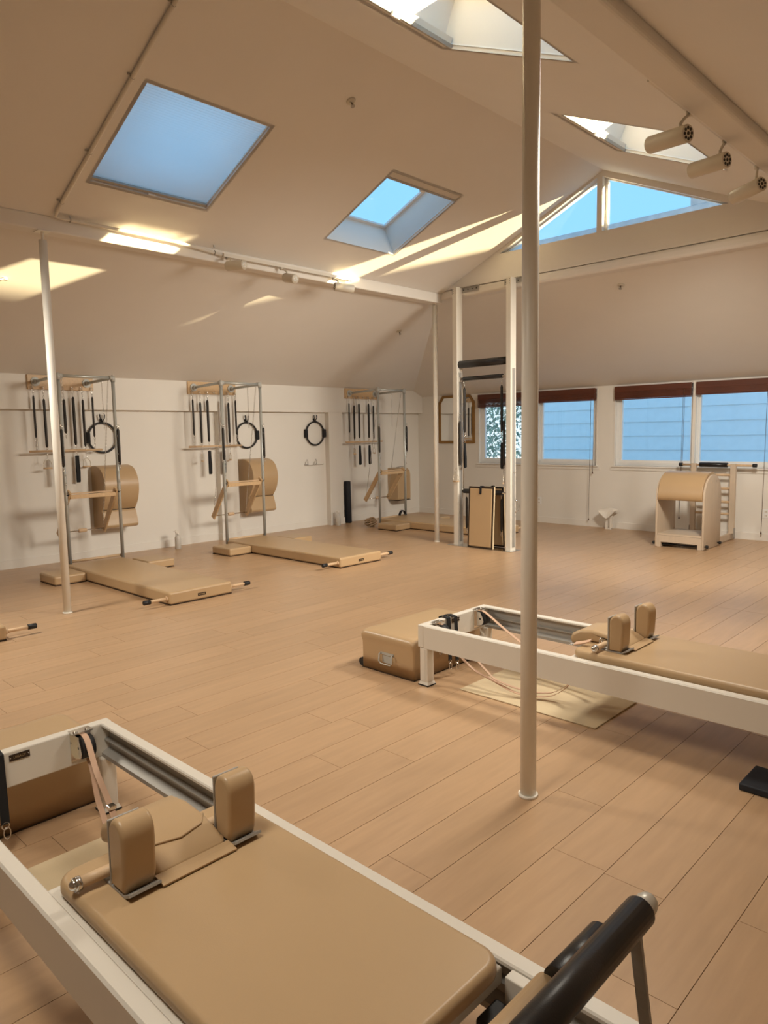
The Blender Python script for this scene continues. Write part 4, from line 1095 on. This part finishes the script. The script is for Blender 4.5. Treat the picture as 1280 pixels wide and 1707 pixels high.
for y in (.12, 1.50): obj('pipe_clip', B().ring((.004, y, -.012 if y < 1 else -.046), .0175, .0035, 'y', 12, 4).box(-.002, .010, y - .006, y + .006, .0, .022), M['alu'], t)
def sprinkler(p, nv, label):
    t = thing('sprinkler_head', label, 'sprinkler', p, group='ceiling sprinkler heads')
    n = Vector(nv).normalized(); t.rotation_euler = n.to_track_quat('Z', 'Y').to_euler()
    obj('escutcheon', B().tube([(0, 0, 0), (0, 0, .006), (0, 0, .012)], [.040, .038, .022], 20), M['lamp'], t)
    obj('frame', B().tube([(.014, 0, .01), (.018, 0, .028), (0, 0, .05)], .0035, 6).tube([(-.014, 0, .01), (-.018, 0, .028), (0, 0, .05)], .0035, 6), M['chrome'], t)
    obj('deflector', B().cyl((0, 0, .048), (0, 0, .051), .018, 14), M['alu'], t)
    obj('bulb', B().cyl((0, 0, .01), (0, 0, .046), .004, 8), M['plate_brown'], t)
sprinkler((-4.299, 4.185, zc(-4.299) - .001), (mU, 0, -1), 'small sprinkler head high on the left ceiling slope')
sprinkler((-7.059, 7.727, zc(-7.059) - .001), (mL, 0, -1), 'small sprinkler head on the lower left slope near the corner pole')
sprinkler((-3.846, 7.962, hz(7.962) - .001), (0, -hk, -1), 'small sprinkler head on the back slope under the gable window')

# ------------------------------------------------------------------ outside
struct('ground', B().box(-30, 30, YB + .4, 45, -.4, -.3), M['soil'])
bd = thing('neighbouring_building', 'pale blue sided building seen through the back windows', 'building', (0, 16.0, 0))
obj('wall', B().box(-9.80, 9.0, .03, 3.0, -.3, 5.85), M['siding'], bd)
sm = B().hexa([(-9.375, .03, 0), (9.375, .03, 0), (9.375, .03, .318), (-9.375, .03, .318), (-9.375, -.014, 0), (9.375, -.014, 0), (9.375, .012, .318), (-9.375, .012, .318)]).mesh('siding_board', M['siding'])
for i in range(19): obj('siding_board', sm, None, bd, (-.40, 0, -.25 + i * .315))
obj('corner_trim', B().box(-9.87, -9.77, -.02, .1, -.3, 5.85), M['upvc'], bd)
pp = thing('roof_parapet', 'grey blue stucco parapet beyond the triangular gable glass', 'parapet', (0, YB + .17, 0))
obj('wall', B().box(XW - .1, XW2 + .1, 0, .2, 2.2, 4.515, bev=.01), M['roofing'], pp)
obj('chimney', B().box(-4.03, -2.5, .02, 0.18, 4.515, 5.2, bev=.01), M['roofing'], pp)
tr = thing('leafy_hedge', 'tall leafy hedge seen through the left pane beside the mirror', 'hedge', (-10.1, 12.6, -.3))
b = B(); rr = random.Random(3)
for i in range(15000):
    x, y, z = rr.uniform(-2.2, 1.98), rr.uniform(-.5, .5), rr.uniform(.1, 3.4)
    s = rr.uniform(.03, .065); a = Vector((rr.uniform(-1, 1), rr.uniform(-1, 1), rr.uniform(-1, 1))).normalized(); c_ = a.cross(V(.3, .5, .8)).normalized()
    p = V(x, y, z); b.quad([p - a * s, p + c_ * s * .5, p + a * s, p - c_ * s * .5])
lo = obj('leaves', b, M['leaf'], tr); lo['kind'] = 'stuff'
for x in (-.9, 0, .8): obj('stem', B().tube([(x, .1, 0), (x + .05, .05, 1.2), (x - .05, .1, 2.6)], [.06, .045, .02], 8), M['bark'], tr)
